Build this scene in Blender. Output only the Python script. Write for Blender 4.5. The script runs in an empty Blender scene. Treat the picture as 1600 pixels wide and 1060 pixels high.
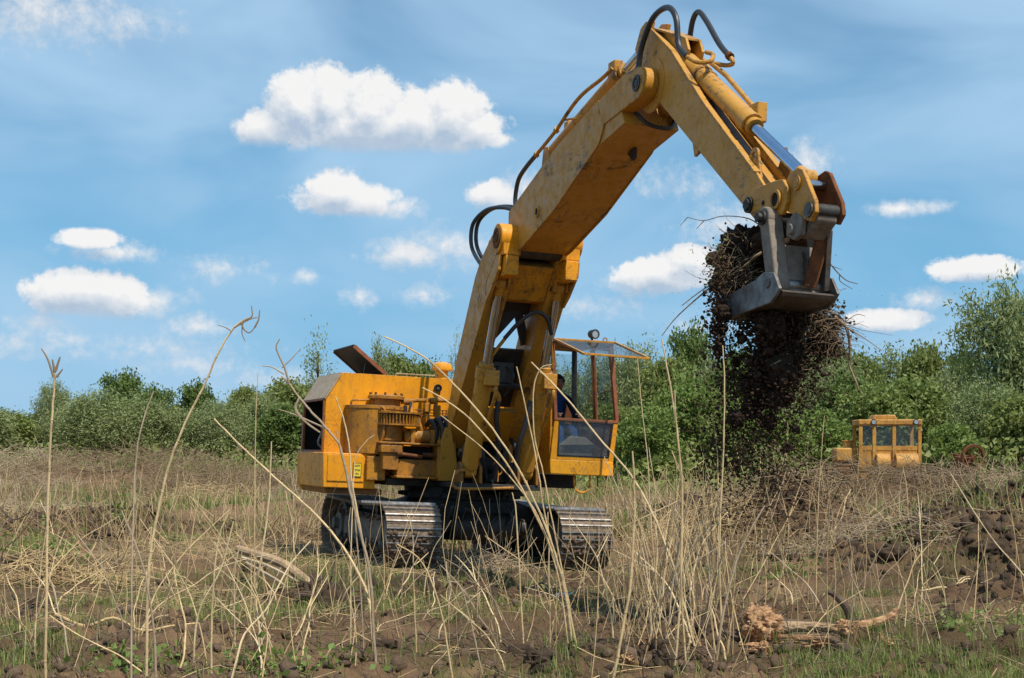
import bpy, math, random
import numpy as np
from mathutils import Vector, Matrix
R = math.radians
sc = bpy.context.scene
col = sc.collection

# ---------------------------------------------------------------- camera, sky, sun, exposure
F_PX = 2222.0; EYE = 1.6                         # 50 mm lens, standing photographer
cam = bpy.data.cameras.new('camera'); cam.lens = 50.0; cam.sensor_width = 36.0
cam.shift_y = (695 - 530) / 1600.0; cam.clip_start = 0.1; cam.clip_end = 6000
camo = bpy.data.objects.new('camera', cam); camo.location = (0, 0, EYE); camo.rotation_euler = (R(90), 0, 0)
col.objects.link(camo); sc.camera = camo
SUN_EL = R(59); SUN_H = Vector((0.616, -0.787)).normalized()
SUN = Vector((SUN_H.x * math.cos(SUN_EL), SUN_H.y * math.cos(SUN_EL), math.sin(SUN_EL)))
sl = bpy.data.lights.new('sun', 'SUN'); sl.energy = 5.0; sl.angle = R(0.53); sl.color = (1.0, 0.935, 0.83)
slo = bpy.data.objects.new('sun', sl); slo.rotation_euler = SUN.to_track_quat('Z', 'Y').to_euler(); slo.location = (20, -20, 30)
col.objects.link(slo)
sc.view_settings.view_transform = 'Standard'; sc.view_settings.look = 'None'
sc.view_settings.exposure = 0.0; sc.view_settings.gamma = 1.0; sc.view_settings.use_curve_mapping = False
sc.cycles.use_denoising = True; sc.cycles.denoiser = 'OPENIMAGEDENOISE'; sc.cycles.denoising_input_passes = 'RGB_ALBEDO_NORMAL'
sc.cycles.max_bounces = 8; sc.cycles.diffuse_bounces = 3; sc.cycles.glossy_bounces = 3; sc.cycles.transparent_max_bounces = 12
sc.cycles.caustics_reflective = False; sc.cycles.caustics_refractive = False

def build_world():
    w = bpy.data.worlds.new('World'); sc.world = w; w.use_nodes = True
    nt = w.node_tree; nt.nodes.clear()
    # --- cloud field group: direction (azimuth, elevation) -> raw density
    g = bpy.data.node_groups.new('cloud_field', 'ShaderNodeTree')
    g.interface.new_socket('P', in_out='INPUT', socket_type='NodeSocketVector')
    g.interface.new_socket('D', in_out='OUTPUT', socket_type='NodeSocketFloat')
    gi = g.nodes.new('NodeGroupInput'); go = g.nodes.new('NodeGroupOutput')
    def M(t, op, a, b=None, c=None, clamp=False):
        n = t.nodes.new('ShaderNodeMath'); n.operation = op; n.use_clamp = clamp
        for i, v in enumerate((a, b, c)):
            if v is None: continue
            if isinstance(v, (int, float)): n.inputs[i].default_value = v
            else: t.links.new(v, n.inputs[i])
        return n.outputs[0]
    def VM(t, op, a, b=None, c=None):
        n = t.nodes.new('ShaderNodeVectorMath'); n.operation = op
        for i, v in enumerate((a, b, c)):
            if v is None: continue
            if isinstance(v, (tuple, list)): n.inputs[i].default_value = v
            else: t.links.new(v, n.inputs[i])
        return n.outputs['Value'] if op in ('LENGTH', 'DOT_PRODUCT') else n.outputs['Vector']
    def noise(t, vec, scale, detail, rough, dist=0.0):
        n = t.nodes.new('ShaderNodeTexNoise'); n.inputs['Scale'].default_value = scale
        n.inputs['Detail'].default_value = detail; n.inputs['Roughness'].default_value = rough
        n.inputs['Distortion'].default_value = dist
        t.links.new(vec, n.inputs['Vector']); return n.outputs[0]
    P = gi.outputs['P']
    sep = g.nodes.new('ShaderNodeSeparateXYZ'); g.links.new(P, sep.inputs[0]); el = sep.outputs[1]; az = sep.outputs[0]
    n1 = noise(g, P, 40, 2, .5); n2 = noise(g, P, 110, 8, .64, .15)
    bump = M(g, 'ADD', M(g, 'MULTIPLY_ADD', n1, 1.2, -.6), M(g, 'MULTIPLY_ADD', n2, 1.9, -.95))
    # cumulus lobes seen in the sky: centre x, centre y, half width, half height, flat base, strength (degrees-like picture units at 50 mm)
    lob = [(590,196,185,50,234,1.15),(415,202,50,32,224,1.0),(470,165,58,60,226,1.25),(515,158,52,54,228,1.25),(580,170,66,58,231,1.25),(645,186,70,46,233,1.2),(706,180,60,50,233,1.25),(742,202,52,30,234,1.0),(772,217,32,14,234,.8),
           (545,312,84,26,337,.9),(528,300,54,36,337,1.1),(572,314,46,24,337,.9),(616,323,38,15,338,.7),
           (140,374,50,17,402,1.0),(170,394,62,15,412,.7),(140,458,100,36,492,1.2),(225,470,58,22,490,.7),(60,505,40,14,512,.4),
           (640,395,62,24,418,0.75),(705,388,60,30,416,.55),(660,460,36,16,478,.5),(562,465,30,14,478,.45),(772,305,44,24,322,0.8),(830,295,40,22,320,.6),
           (1040,428,80,30,458,1.2),(1078,404,42,22,440,1.2),(1000,444,44,18,460,.7),(1525,420,70,21,440,1.1),(1385,500,64,18,520,1.0),
           (1410,326,48,11,338,.6),(1440,468,42,14,480,.5),(1258,256,34,30,276,.6),(1060,290,60,24,300,.3),(60,22,120,40,60,.5),(150,34,100,24,58,.4),
           (310,510,44,18,530,.6),(40,535,40,18,550,.4),(105,530,40,14,546,.4),(1150,350,70,30,380,.5),(935,480,60,18,498,.4),(1090,515,50,16,530,.4),
           (230,545,120,18,566,.35),(350,420,60,16,440,.35),(480,432,20,10,442,.5),(300,570,90,14,590,.35),(440,590,70,16,612,.35)]
    acc = None
    for (cx, cy, wx, wy, by, s) in lob:
        a0 = math.atan((cx - 800) / F_PX); e0 = math.atan((695 - cy) / F_PX * math.cos(a0)); eb = math.atan((695 - by) / F_PX * math.cos(a0))
        kf = 1.0 if s >= .8 else 1.5; sx = F_PX / (wx*kf); sy = F_PX / (wy*kf)
        v = VM(g, 'MULTIPLY_ADD', P, (sx, sy, 0), (-a0 * sx, -e0 * sy, 0))
        l = VM(g, 'LENGTH', v)
        if s >= .8:                                                  # solid heaps: lumpy tops, flat bases
            d = M(g, 'MULTIPLY_ADD', l, -s, s + .12)
            f = M(g, 'MULTIPLY_ADD', el, 46.0, -eb * 46.0 + .16)
            d = M(g, 'MULTIPLY_ADD', bump, .55 if s > 1 else .42, d)
            d = M(g, 'MINIMUM', d, M(g, 'MULTIPLY_ADD', bump, .12, f))
        else:                                                        # thin fading scraps
            d = M(g, 'MULTIPLY_ADD', l, -.50*s, .46*s)
            d = M(g, 'MULTIPLY_ADD', bump, .24, d)
        acc = d if acc is None else M(g, 'MAXIMUM', acc, d)
    g.links.new(acc, go.inputs['D'])
    # --- main tree
    tc = nt.nodes.new('ShaderNodeTexCoord')
    sp = nt.nodes.new('ShaderNodeSeparateXYZ'); nt.links.new(tc.outputs['Generated'], sp.inputs[0])
    az = M(nt, 'ARCTAN2', sp.outputs[0], sp.outputs[1]); el = M(nt, 'ARCSINE', sp.outputs[2])
    cb = nt.nodes.new('ShaderNodeCombineXYZ'); nt.links.new(az, cb.inputs[0]); nt.links.new(el, cb.inputs[1])
    def smooth(v, a, b, hi=1.0):
        n = nt.nodes.new('ShaderNodeMapRange'); n.interpolation_type = 'SMOOTHSTEP'; n.inputs['From Min'].default_value = a; n.inputs['From Max'].default_value = b
        n.inputs['To Max'].default_value = hi; nt.links.new(v, n.inputs['Value']); return n.outputs[0]
    def mix(f, a, b, mode='MIX'):
        n = nt.nodes.new('ShaderNodeMix'); n.data_type = 'RGBA'; n.blend_type = mode
        for v, k in ((f, 'Factor'), (a, 'A'), (b, 'B')):
            if isinstance(v, (int, float)): n.inputs[k].default_value = v
            elif isinstance(v, tuple): n.inputs[k].default_value = (*v, 1)
            else: nt.links.new(v, n.inputs[k])
        return n.outputs['Result']
    def bgn(c):
        n = nt.nodes.new('ShaderNodeBackground'); n.inputs['Strength'].default_value = 0.1; nt.links.new(c, n.inputs['Color']); return n.outputs[0]
    def mixs(f, a, b):
        n = nt.nodes.new('ShaderNodeMixShader'); nt.links.new(f, n.inputs[0]); nt.links.new(a, n.inputs[1]); nt.links.new(b, n.inputs[2]); return n.outputs[0]
    def field(vec):
        n = nt.nodes.new('ShaderNodeGroup'); n.node_tree = g; nt.links.new(vec, n.inputs[0]); return n.outputs[0]
    # clear sky with a thin high veil
    sky = nt.nodes.new('ShaderNodeTexSky'); sky.sky_type = 'NISHITA'; sky.sun_disc = False
    sky.sun_elevation = SUN_EL; sky.sun_rotation = math.atan2(SUN_H.x, SUN_H.y); sky.air_density = 1.0; sky.dust_density = 0.0; sky.ozone_density = 1.0
    qv = VM(nt, 'MULTIPLY', cb.outputs[0], (2.6, 7.0, 1.0)); nv = noise(nt, qv, 1.5, 4, .48, .5)
    base = mix(smooth(nv, .24, .74, .95), mix(1.0, sky.outputs[0], SKY_TINT, 'MULTIPLY'), (4.3, 6.5, 8.8))
    hzf = nt.nodes.new('ShaderNodeMapRange'); hzf.interpolation_type = 'SMOOTHSTEP'; hzf.inputs['From Min'].default_value = .42; hzf.inputs['From Max'].default_value = -.02; hzf.inputs['To Max'].default_value = .9
    nt.links.new(el, hzf.inputs['Value']); base = mix(hzf.outputs[0], base, mix(smooth(nv, .24, .76, 1.0), (1.35, 4.25, 7.3), (4.0, 6.2, 8.3)))   # moist air low over the land
    # cumulus in view
    P0 = cb.outputs[0]; D = field(P0); D2 = field(VM(nt, 'ADD', P0, (0.004, 0.012, 0)))
    shade = M(nt, 'MULTIPLY_ADD', M(nt, 'SUBTRACT', D, D2), 0.95, 0.55, clamp=True)
    inview = mixs(smooth(D, -.03, .34, .97), bgn(base), bgn(mix(shade, (4.4, 5.5, 6.9), (9.3, 9.2, 9.1))))
    # the same kind of scattered cumulus all round the rest of the sky
    q = VM(nt, 'MULTIPLY', P0, (1, 2.2, 1)); n3 = noise(nt, q, 5.5, 6, .55); gen = M(nt, 'MULTIPLY_ADD', n3, 5.5, -3.25)
    ax = M(nt, 'ABSOLUTE', az); om = M(nt, 'MINIMUM', M(nt, 'MAXIMUM', M(nt, 'MULTIPLY_ADD', ax, 9.0, -3.9), M(nt, 'MULTIPLY_ADD', el, 9.0, -3.2)), 0.9)
    gen = M(nt, 'MINIMUM', M(nt, 'MINIMUM', gen, om), M(nt, 'MULTIPLY_ADD', el, 8.0, -.3))
    around = bgn(mix(smooth(gen, 0, .6, .95), base, (7.0, 7.1, 7.3)))
    win = M(nt, 'MULTIPLY', M(nt, 'LESS_THAN', ax, .43), M(nt, 'LESS_THAN', el, .35)); win = M(nt, 'MULTIPLY', win, M(nt, 'GREATER_THAN', el, -.02))
    o = nt.nodes.new('ShaderNodeOutputWorld'); nt.links.new(mixs(win, around, inview), o.inputs['Surface'])
    w.cycles.sampling_method = 'MANUAL'; w.cycles.sample_map_resolution = 512
SKY_TINT = (0.75, 1.0, 1.08)
build_world()

# ---------------------------------------------------------------- helpers
random.seed(7); rng = np.random.default_rng(11)
def tag(o, label=None, cat=None, group=None, kind=None):
    if label: o['label'] = label
    if cat: o['category'] = cat
    if group: o['group'] = group
    if kind: o['kind'] = kind
    return o
def empty(name, loc=(0, 0, 0), rot=(0, 0, 0), parent=None):
    o = bpy.data.objects.new(name, None); o.location = loc; o.rotation_euler = rot; o.empty_display_size = .2
    o.parent = parent; col.objects.link(o); return o
def link(name, me, parent=None):
    o = bpy.data.objects.new(name, me); o.parent = parent; col.objects.link(o); return o
def mesh_np(name, V, Fc, mat, smooth=False):
    V = np.asarray(V, np.float32); Fc = np.asarray(Fc, np.int32); n, k = Fc.shape
    me = bpy.data.meshes.new(name); me.vertices.add(len(V)); me.vertices.foreach_set('co', V.ravel())
    me.loops.add(n * k); me.loops.foreach_set('vertex_index', Fc.ravel())
    me.polygons.add(n); me.polygons.foreach_set('loop_start', np.arange(0, n * k, k, dtype=np.int32))
    try: me.polygons.foreach_set('loop_total', np.full(n, k, np.int32))
    except Exception: pass
    if smooth: me.polygons.foreach_set('use_smooth', np.ones(n, bool))
    me.update(calc_edges=True); me.validate()
    if mat: me.materials.append(mat)
    return me
def catmull(pts, k=6):
    P = [Vector(p) for p in pts]
    if len(P) < 3: return P
    Q = [P[0] * 2 - P[1]] + P + [P[-1] * 2 - P[-2]]; out = []
    for i in range(1, len(Q) - 2):
        for j in range(k):
            t = j / k; a, b, c, d = Q[i-1], Q[i], Q[i+1], Q[i+2]
            out.append(.5 * ((2*b) + (c-a)*t + (2*a-5*b+4*c-d)*t*t + (3*b-a-3*c+d)*t**3))
    out.append(P[-1]); return out
class MB:
    def __init__(s): s.v = []; s.f = []
    def add(s, v, f):
        o = len(s.v); s.v += [tuple(p) for p in v]; s.f += [tuple(i + o for i in q) for q in f]; return s
    def box(s, x0, x1, y0, y1, z0, z1):
        return s.add([(x0,y0,z0),(x1,y0,z0),(x1,y1,z0),(x0,y1,z0),(x0,y0,z1),(x1,y0,z1),(x1,y1,z1),(x0,y1,z1)],
                     [(0,3,2,1),(4,5,6,7),(0,1,5,4),(1,2,6,5),(2,3,7,6),(3,0,4,7)])
    def obox(s, p0, p1, w, h, up=(0, 0, 1)):                       # beam from p0 to p1, w across, h along up
        p0, p1 = Vector(p0), Vector(p1); t = (p1 - p0).normalized(); u = Vector(up); u = (u - t * u.dot(t)).normalized(); r = t.cross(u)
        v = []
        for p in (p0, p1):
            for a, b in ((-1,-1),(1,-1),(1,1),(-1,1)): v.append(p + r * (a * w / 2) + u * (b * h / 2))
        return s.add(v, [(0,1,2,3),(7,6,5,4),(0,4,5,1),(1,5,6,2),(2,6,7,3),(3,7,4,0)])
    def prism(s, poly, a0, a1, axis='x'):                           # polygon of two coordinates pushed along the third
        n = len(poly)
        def mk(p, a): return {'x': (a, p[0], p[1]), 'y': (p[0], a, p[1]), 'z': (p[0], p[1], a)}[axis]
        v = [mk(p, a0) for p in poly] + [mk(p, a1) for p in poly]
        return s.add(v, [tuple(range(n)), tuple(range(2*n-1, n-1, -1))] + [(i, i+n, (i+1) % n + n, (i+1) % n) for i in range(n)])
    def cyl(s, p0, p1, r0, r1=None, n=20, caps=True):
        p0, p1 = Vector(p0), Vector(p1); r1 = r0 if r1 is None else r1
        t = (p1 - p0).normalized(); u = t.orthogonal().normalized(); w = t.cross(u); v = []
        for p, r in ((p0, r0), (p1, r1)):
            for i in range(n):
                a = 2 * math.pi * i / n; v.append(p + (u * math.cos(a) + w * math.sin(a)) * r)
        f = [(i, (i+1) % n, (i+1) % n + n, i + n) for i in range(n)]
        if caps: f += [tuple(range(n-1, -1, -1)), tuple(range(n, 2*n))]
        return s.add(v, f)
    def ring(s, c, axis, ro, ri, w, n=24):                          # flat ring (washer) of width w centred on c
        c = Vector(c); t = Vector(axis).normalized(); u = t.orthogonal().normalized(); x = t.cross(u); v = []
        for (r, d) in ((ro, -w/2), (ro, w/2), (ri, w/2), (ri, -w/2)):
            for i in range(n):
                a = 2*math.pi*i/n; v.append(c + t*d + (u*math.cos(a) + x*math.sin(a))*r)
        f = []
        for k in range(4):
            for i in range(n): f.append((k*n+i, k*n+(i+1) % n, ((k+1) % 4)*n+(i+1) % n, ((k+1) % 4)*n+i))
        return s.add(v, f)
    def tube(s, pts, r, n=8, k=5, r1=None, raw=False):
        P = [Vector(p) for p in pts] if raw else catmull(pts, k)
        m = len(P); r1 = r if r1 is None else r1; v = []; f = []; prev = None
        for i, p in enumerate(P):
            t = (P[min(i+1, m-1)] - P[max(i-1, 0)]).normalized()
            u = t.orthogonal().normalized() if prev is None else (prev - t * prev.dot(t)).normalized()
            prev = u; w = t.cross(u); rr = r + (r1 - r) * i / max(1, m-1)
            for j in range(n):
                a = 2*math.pi*j/n; v.append(p + (u*math.cos(a) + w*math.sin(a))*rr)
        for i in range(m-1):
            for j in range(n): f.append((i*n+j, i*n+(j+1) % n, (i+1)*n+(j+1) % n, (i+1)*n+j))
        f += [tuple(range(n-1, -1, -1)), tuple(range((m-1)*n, m*n))]
        return s.add(v, f)
    def lathe(s, prof, n=20, origin=(0,0,0)):
        ox, oy, oz = origin; v = []; f = []; m = len(prof)
        for (r, z) in prof:
            for i in range(n):
                a = 2*math.pi*i/n; v.append((ox + r*math.cos(a), oy + r*math.sin(a), oz + z))
        for k in range(m-1):
            for i in range(n): f.append((k*n+i, k*n+(i+1) % n, (k+1)*n+(i+1) % n, (k+1)*n+i))
        f += [tuple(range(n-1, -1, -1)), tuple(range((m-1)*n, m*n))]
        return s.add(v, f)
    def xf(s, M): s.v = [tuple(M @ Vector(p)) for p in s.v]; return s
    def mesh(s, name, mat, sharp=35):
        me = bpy.data.meshes.new(name); me.from_pydata(s.v, [], s.f); me.validate()
        import bmesh
        bm = bmesh.new(); bm.from_mesh(me); bmesh.ops.recalc_face_normals(bm, faces=bm.faces); bm.to_mesh(me); bm.free()
        me.materials.append(mat)
        if sharp: 
            me.shade_smooth(); me.set_sharp_from_angle(angle=R(sharp))
        return me
    def build(s, name, mat, parent=None, bevel=0.0, sharp=35, seg=2):
        o = link(name, s.mesh(name, mat, sharp), parent)
        if bevel:
            b = o.modifiers.new('bevel', 'BEVEL'); b.width = bevel; b.segments = seg; b.limit_method = 'ANGLE'; b.angle_limit = R(40)
        return o
# vectorised tubes: PL (N,S,3) polylines, RD (N,S) radii
def tubes_np(PL, RD, k=3):
    PL = np.asarray(PL, float); N, S, _ = PL.shape; RD = np.broadcast_to(RD, (N, S))
    T = np.empty_like(PL); T[:, 1:-1] = PL[:, 2:] - PL[:, :-2]; T[:, 0] = PL[:, 1] - PL[:, 0]; T[:, -1] = PL[:, -1] - PL[:, -2]
    T /= np.linalg.norm(T, axis=2, keepdims=True) + 1e-9
    ref = np.where(np.abs(T[:, :1, 2:3]) > .8, np.array([1., 0, 0]), np.array([0, 0, 1.]))
    U = np.cross(T, np.broadcast_to(ref, T.shape)); U /= np.linalg.norm(U, axis=2, keepdims=True) + 1e-9; W = np.cross(T, U)
    a = np.arange(k) * 2 * np.pi / k
    V = PL[:, :, None] + (U[:, :, None] * np.cos(a)[None, None, :, None] + W[:, :, None] * np.sin(a)[None, None, :, None]) * RD[:, :, None, None]
    idx = np.arange(N * S * k).reshape(N, S, k); nx = np.roll(idx, -1, axis=2)
    Fc = np.stack([idx[:, :-1], nx[:, :-1], nx[:, 1:], idx[:, 1:]], axis=-1).reshape(-1, 4)
    return V.reshape(-1, 3), Fc
ICO_V = None
def ico(sub):
    import bmesh
    bm = bmesh.new(); bmesh.ops.create_icosphere(bm, subdivisions=sub, radius=1)
    v = np.array([p.co[:] for p in bm.verts]); f = np.array([[q.index for q in x.verts] for x in bm.faces]); bm.free(); return v, f
def rot_np(n):                                                     # random rotation matrices
    q = rng.normal(size=(n, 4)); q /= np.linalg.norm(q, axis=1, keepdims=True); w, x, y, z = q.T
    return np.stack([np.stack([1-2*(y*y+z*z), 2*(x*y-z*w), 2*(x*z+y*w)], -1), np.stack([2*(x*y+z*w), 1-2*(x*x+z*z), 2*(y*z-x*w)], -1),
                     np.stack([2*(x*z-y*w), 2*(y*z+x*w), 1-2*(x*x+y*y)], -1)], 1)
def clods_np(C, S, sub=1, rough=.3):
    v, f = ico(sub); n = len(C); m = len(v)
    V = v[None] * (1 + rng.normal(0, rough, (n, m, 1))) * rng.uniform(.6, 1.3, (n, 1, 3))
    V = np.einsum('nij,nmj->nmi', rot_np(n), V) * np.asarray(S)[:, None, None] + np.asarray(C)[:, None]
    Fc = (f[None] + (np.arange(n) * m)[:, None, None]).reshape(-1, 3)
    return V.reshape(-1, 3), Fc
# value noise
def _h(i, j, s): 
    n = (i * 374761393 + j * 668265263 + s * 1442695041) & 0xffffffff
    n = ((n ^ (n >> 13)) * 1274126177) & 0xffffffff
    return ((n ^ (n >> 16)) & 0xffff) / 65535.0
def vnoise(x, y, s=0):
    x = np.asarray(x, float); y = np.asarray(y, float); i = np.floor(x).astype(np.int64); j = np.floor(y).astype(np.int64)
    u = x - i; v = y - j; u = u*u*(3-2*u); v = v*v*(3-2*v)
    return (_h(i,j,s)*(1-u) + _h(i+1,j,s)*u)*(1-v) + (_h(i,j+1,s)*(1-u) + _h(i+1,j+1,s)*u)*v
def fbm(x, y, o=4, s=0):
    a = .5; t = 0; n = 0
    for k in range(o): t = t + a * vnoise(x*2**k + 17.3*k, y*2**k + 9.1*k, s+k); n += a; a *= .5
    return t / n
def sstep(a, b, x): t = np.clip((x-a)/(b-a), 0, 1); return t*t*(3-2*t)

# ---------------------------------------------------------------- materials
class N:
    def __init__(s, name):
        s.m = bpy.data.materials.new(name); s.m.use_nodes = True; s.t = s.m.node_tree; s.b = s.t.nodes['Principled BSDF']; s.out = s.t.nodes['Material Output']
        s.tc = s.t.nodes.new('ShaderNodeTexCoord')
    def n(s, typ, **k):
        x = s.t.nodes.new(typ)
        for a, b in k.items(): setattr(x, a, b)
        return x
    def l(s, a, b): s.t.links.new(a, b)
    def noise(s, scale, detail=5, rough=.55, stretch=None, dist=0, coord='Object', off=0):
        x = s.n('ShaderNodeTexNoise'); x.inputs['Scale'].default_value = scale; x.inputs['Detail'].default_value = detail
        x.inputs['Roughness'].default_value = rough; x.inputs['Distortion'].default_value = dist
        mp = s.n('ShaderNodeMapping'); mp.inputs['Scale'].default_value = stretch or (1, 1, 1); mp.inputs['Location'].default_value = (off, off*.7, off*.3)
        s.l(s.tc.outputs[coord], mp.inputs[0]); s.l(mp.outputs[0], x.inputs['Vector']); return x.outputs[0]
    def ramp(s, v, a, b, lo=0, hi=1):
        x = s.n('ShaderNodeMapRange', interpolation_type='SMOOTHSTEP')
        for k, q in zip(('From Min', 'From Max', 'To Min', 'To Max'), (a, b, lo, hi)): x.inputs[k].default_value = q
        s.l(v, x.inputs['Value']); return x.outputs[0]
    def mix(s, fac, a, b, mode='MIX'):
        x = s.n('ShaderNodeMix', data_type='RGBA', blend_type=mode)
        for v, k in ((fac, 'Factor'), (a, 'A'), (b, 'B')):
            if isinstance(v, (int, float)): x.inputs[k].default_value = v
            elif isinstance(v, tuple): x.inputs[k].default_value = (*v, 1)
            else: s.l(v, x.inputs[k])
        return x.outputs['Result']
    def math(s, op, a, b=0):
        x = s.n('ShaderNodeMath', operation=op)
        for i, v in enumerate((a, b)):
            if isinstance(v, (int, float)): x.inputs[i].default_value = v
            else: s.l(v, x.inputs[i])
        return x.outputs[0]
    def col(s, c):
        if isinstance(c, tuple): s.b.inputs['Base Color'].default_value = (*c, 1)
        else: s.l(c, s.b.inputs['Base Color'])
    def rough(s, r):
        if isinstance(r, (int, float)): s.b.inputs['Roughness'].default_value = r
        else: s.l(r, s.b.inputs['Roughness'])
    def bump(s, v, strength=.3, dist=.01):
        x = s.n('ShaderNodeBump'); x.inputs['Strength'].default_value = strength; x.inputs['Distance'].default_value = dist
        s.l(v, x.inputs['Height']); s.l(x.outputs[0], s.b.inputs['Normal'])
MAT = {}
def paint(name, base, dark, dirt=.5, rust=.5, rough=.42, grease=0.0, coat=.0, scuff=.7):
    m = N(name); a = m.noise(2.3, 6, .6); b = m.noise(9, 9, .68, off=3); c = m.noise(38, 6, .6, off=7); d = m.noise(3.5, 8, .62, stretch=(3.2, 3.2, .45), off=11)
    cl = m.mix(m.ramp(a, .3, .72), base, dark)
    cl = m.mix(m.math('MULTIPLY', m.ramp(d, .46, .70), .65 * dirt), cl, (.23, .115, .035))
    cl = m.mix(m.math('MULTIPLY', m.ramp(b, .51, .68), .8 * dirt), cl, (.16, .085, .035))
    cl = m.mix(m.math('MULTIPLY', m.ramp(c, .60, .67), .9 * rust), cl, (.075, .032, .016))
    e = m.noise(26, 6, .7, stretch=(1, .25, 1), off=41); e2 = m.noise(1.5, 4, .6, off=51)
    cl = m.mix(m.math('MULTIPLY', m.math('MULTIPLY', m.ramp(e, .50, .62), m.ramp(e2, .50, .60)), .75 * scuff), cl, (.10, .070, .055))
    if grease:
        g = m.noise(1.9, 9, .7, off=21); cl = m.mix(m.math('MULTIPLY', m.ramp(g, .57, .66), grease), cl, (.022, .018, .015))
    # chipped edges
    ge = m.n('ShaderNodeNewGeometry'); bv = m.n('ShaderNodeBevel', samples=4); bv.inputs['Radius'].default_value = .022
    dt = m.n('ShaderNodeVectorMath', operation='DOT_PRODUCT'); m.l(bv.outputs[0], dt.inputs[0]); m.l(ge.outputs['Normal'], dt.inputs[1])
    ed = m.math('MULTIPLY', m.ramp(dt.outputs['Value'], .985, .90), m.ramp(m.math('ADD', m.noise(13, 6, .7, off=61), m.math('MULTIPLY', c, .4)), .62, .80))
    cl = m.mix(m.math('MULTIPLY', ed, .9), cl, (.085, .040, .022))
    # dust lies on what faces up
    sx = m.n('ShaderNodeSeparateXYZ'); m.l(ge.outputs['Normal'], sx.inputs[0])
    dust = m.math('MULTIPLY', m.ramp(sx.outputs[2], .55, .95), m.ramp(b, .3, .6, .08, .4))
    cl = m.mix(dust, cl, (.40, .29, .17))
    m.b.inputs['Coat Weight'].default_value = coat; m.b.inputs['Specular IOR Level'].default_value = .32; m.b.inputs['Coat Roughness'].default_value = .28
    m.col(cl); m.rough(m.ramp(b, .35, .7, rough - .08, rough + .25)); m.bump(m.math('ADD', m.math('MULTIPLY', b, .6), c), .18, .004)
    MAT[name] = m.m
paint('paint_orange', (.84, .345, .008), (.70, .275, .008), .40, .4, .46, 0, .0)
paint('paint_boom', (.57, .270, .032), (.49, .225, .022), .20, .55, .44, .75, .0, 1.0)
paint('paint_front', (.66, .29, .012), (.52, .22, .010), .5, .75, .46, .8, .0)
paint('paint_stick', (.58, .285, .040), (.51, .240, .028), .20, .55, .44, .8, .0, 1.0)
paint('paint_worn', (.50, .215, .014), (.27, .105, .014), 1.1, 1.1, .5, .85)
paint('paint_dozer', (.60, .31, .06), (.48, .22, .04), .8, .8, .55)
paint('paint_chamfer', (.44, .33, .20), (.38, .26, .14), .3, .2, .45)
paint('paint_dark_yellow', (.30, .12, .012), (.16, .07, .012), .9, .8, .5, .6)
def simple(name, a, b, rough=.5, metal=0, scale=12, bump=.2, spec=.5, stretch=None, dist=.006):
    m = N(name); v = m.noise(scale, 8, .65, stretch=stretch); m.col(m.mix(m.ramp(v, .3, .7), a, b)); m.rough(rough); m.b.inputs['Metallic'].default_value = metal
    m.b.inputs['Specular IOR Level'].default_value = spec
    if bump: m.bump(v, bump, dist)
    MAT[name] = m.m; return m
simple('chrome', (.55, .57, .6), (.42, .43, .45), .16, 1, 6, .02)
simple('chrome_sky_tint', (.42, .56, .74), (.36, .50, .68), .14, 1, 5, .02)  # rod chrome with the blue sky reflection put into its colour
simple('worn_steel', (.40, .39, .385), (.16, .14, .12), .48, .8, 14, .25)
simple('shoe_dust', (.29, .215, .15), (.13, .095, .068), .9, 0, 16, .6, .2)
simple('frame_dust', (.25, .215, .175), (.13, .11, .09), .85, 0, 9, .5, .2)
simple('bucket_arm', (.25, .205, .155), (.14, .11, .085), .7, 0, 12, .6)
simple('bucket_steel', (.15, .13, .11), (.075, .06, .048), .5, .35, 10, .5)
simple('bucket_bright', (.24, .235, .225), (.09, .07, .055), .42, .4, 8, .3)
simple('rust', (.20, .075, .026), (.09, .036, .016), .8, 0, 10, .6, .2)
simple('rust_frame', (.33, .105, .034), (.20, .058, .024), .6, 0, 12, .3)
simple('grease', (.022, .020, .018), (.05, .042, .034), .55, 0, 10, .5)
simple('rubber', (.018, .019, .021), (.030, .031, .033), .42, 0, 20, .1)
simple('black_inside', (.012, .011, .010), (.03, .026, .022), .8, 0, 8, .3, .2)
simple('iron_dark', (.05, .046, .042), (.02, .018, .016), .6, .3, 10, .4)
simple('bolt', (.16, .14, .12), (.08, .07, .06), .5, .6, 20, .2)
simple('bark', (.17, .125, .09), (.07, .05, .037), .95, 0, 14, 1.0, .1, (1, 1, .35), .02)
simple('trunk_bark', (.10, .08, .06), (.05, .04, .03), .95, 0, 6, .8, .1)
simple('fresh_wood', (.62, .38, .20), (.20, .095, .045), .85, 0, 16, 1.0, .2, (1, 1, 2.5), .02)
simple('pale_wood', (.46, .33, .20), (.24, .16, .095), .85, 0, 18, .6, .2)
simple('lens', (.5, .5, .48), (.4, .4, .4), .12, .5, 20, 0)
simple('white_plastic', (.78, .8, .8), (.7, .72, .72), .35, 0, 20, 0)
simple('red_print', (.55, .03, .06), (.5, .03, .05), .4, 0, 20, 0)
simple('yellow_sign', (.80, .62, .03), (.72, .55, .03), .45, 0, 9, 0)
simple('black_print', (.02, .02, .02), (.03, .03, .03), .6, 0, 9, 0)
simple('jacket', (.016, .022, .05), (.03, .035, .07), .9, 0, 14, .4, .1)
simple('jacket_blue', (.02, .06, .20), (.02, .05, .15), .9, 0, 14, .4, .1)
simple('trousers', (.03, .07, .22), (.02, .05, .16), .9, 0, 12, .4, .1)
simple('skin', (.30, .15, .10), (.26, .12, .08), .55, 0, 12, .05)
simple('hair', (.012, .010, .009), (.02, .016, .014), .7, 0, 30, .4)
simple('leather', (.02, .018, .017), (.04, .034, .03), .6, 0, 12, .2)
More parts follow.
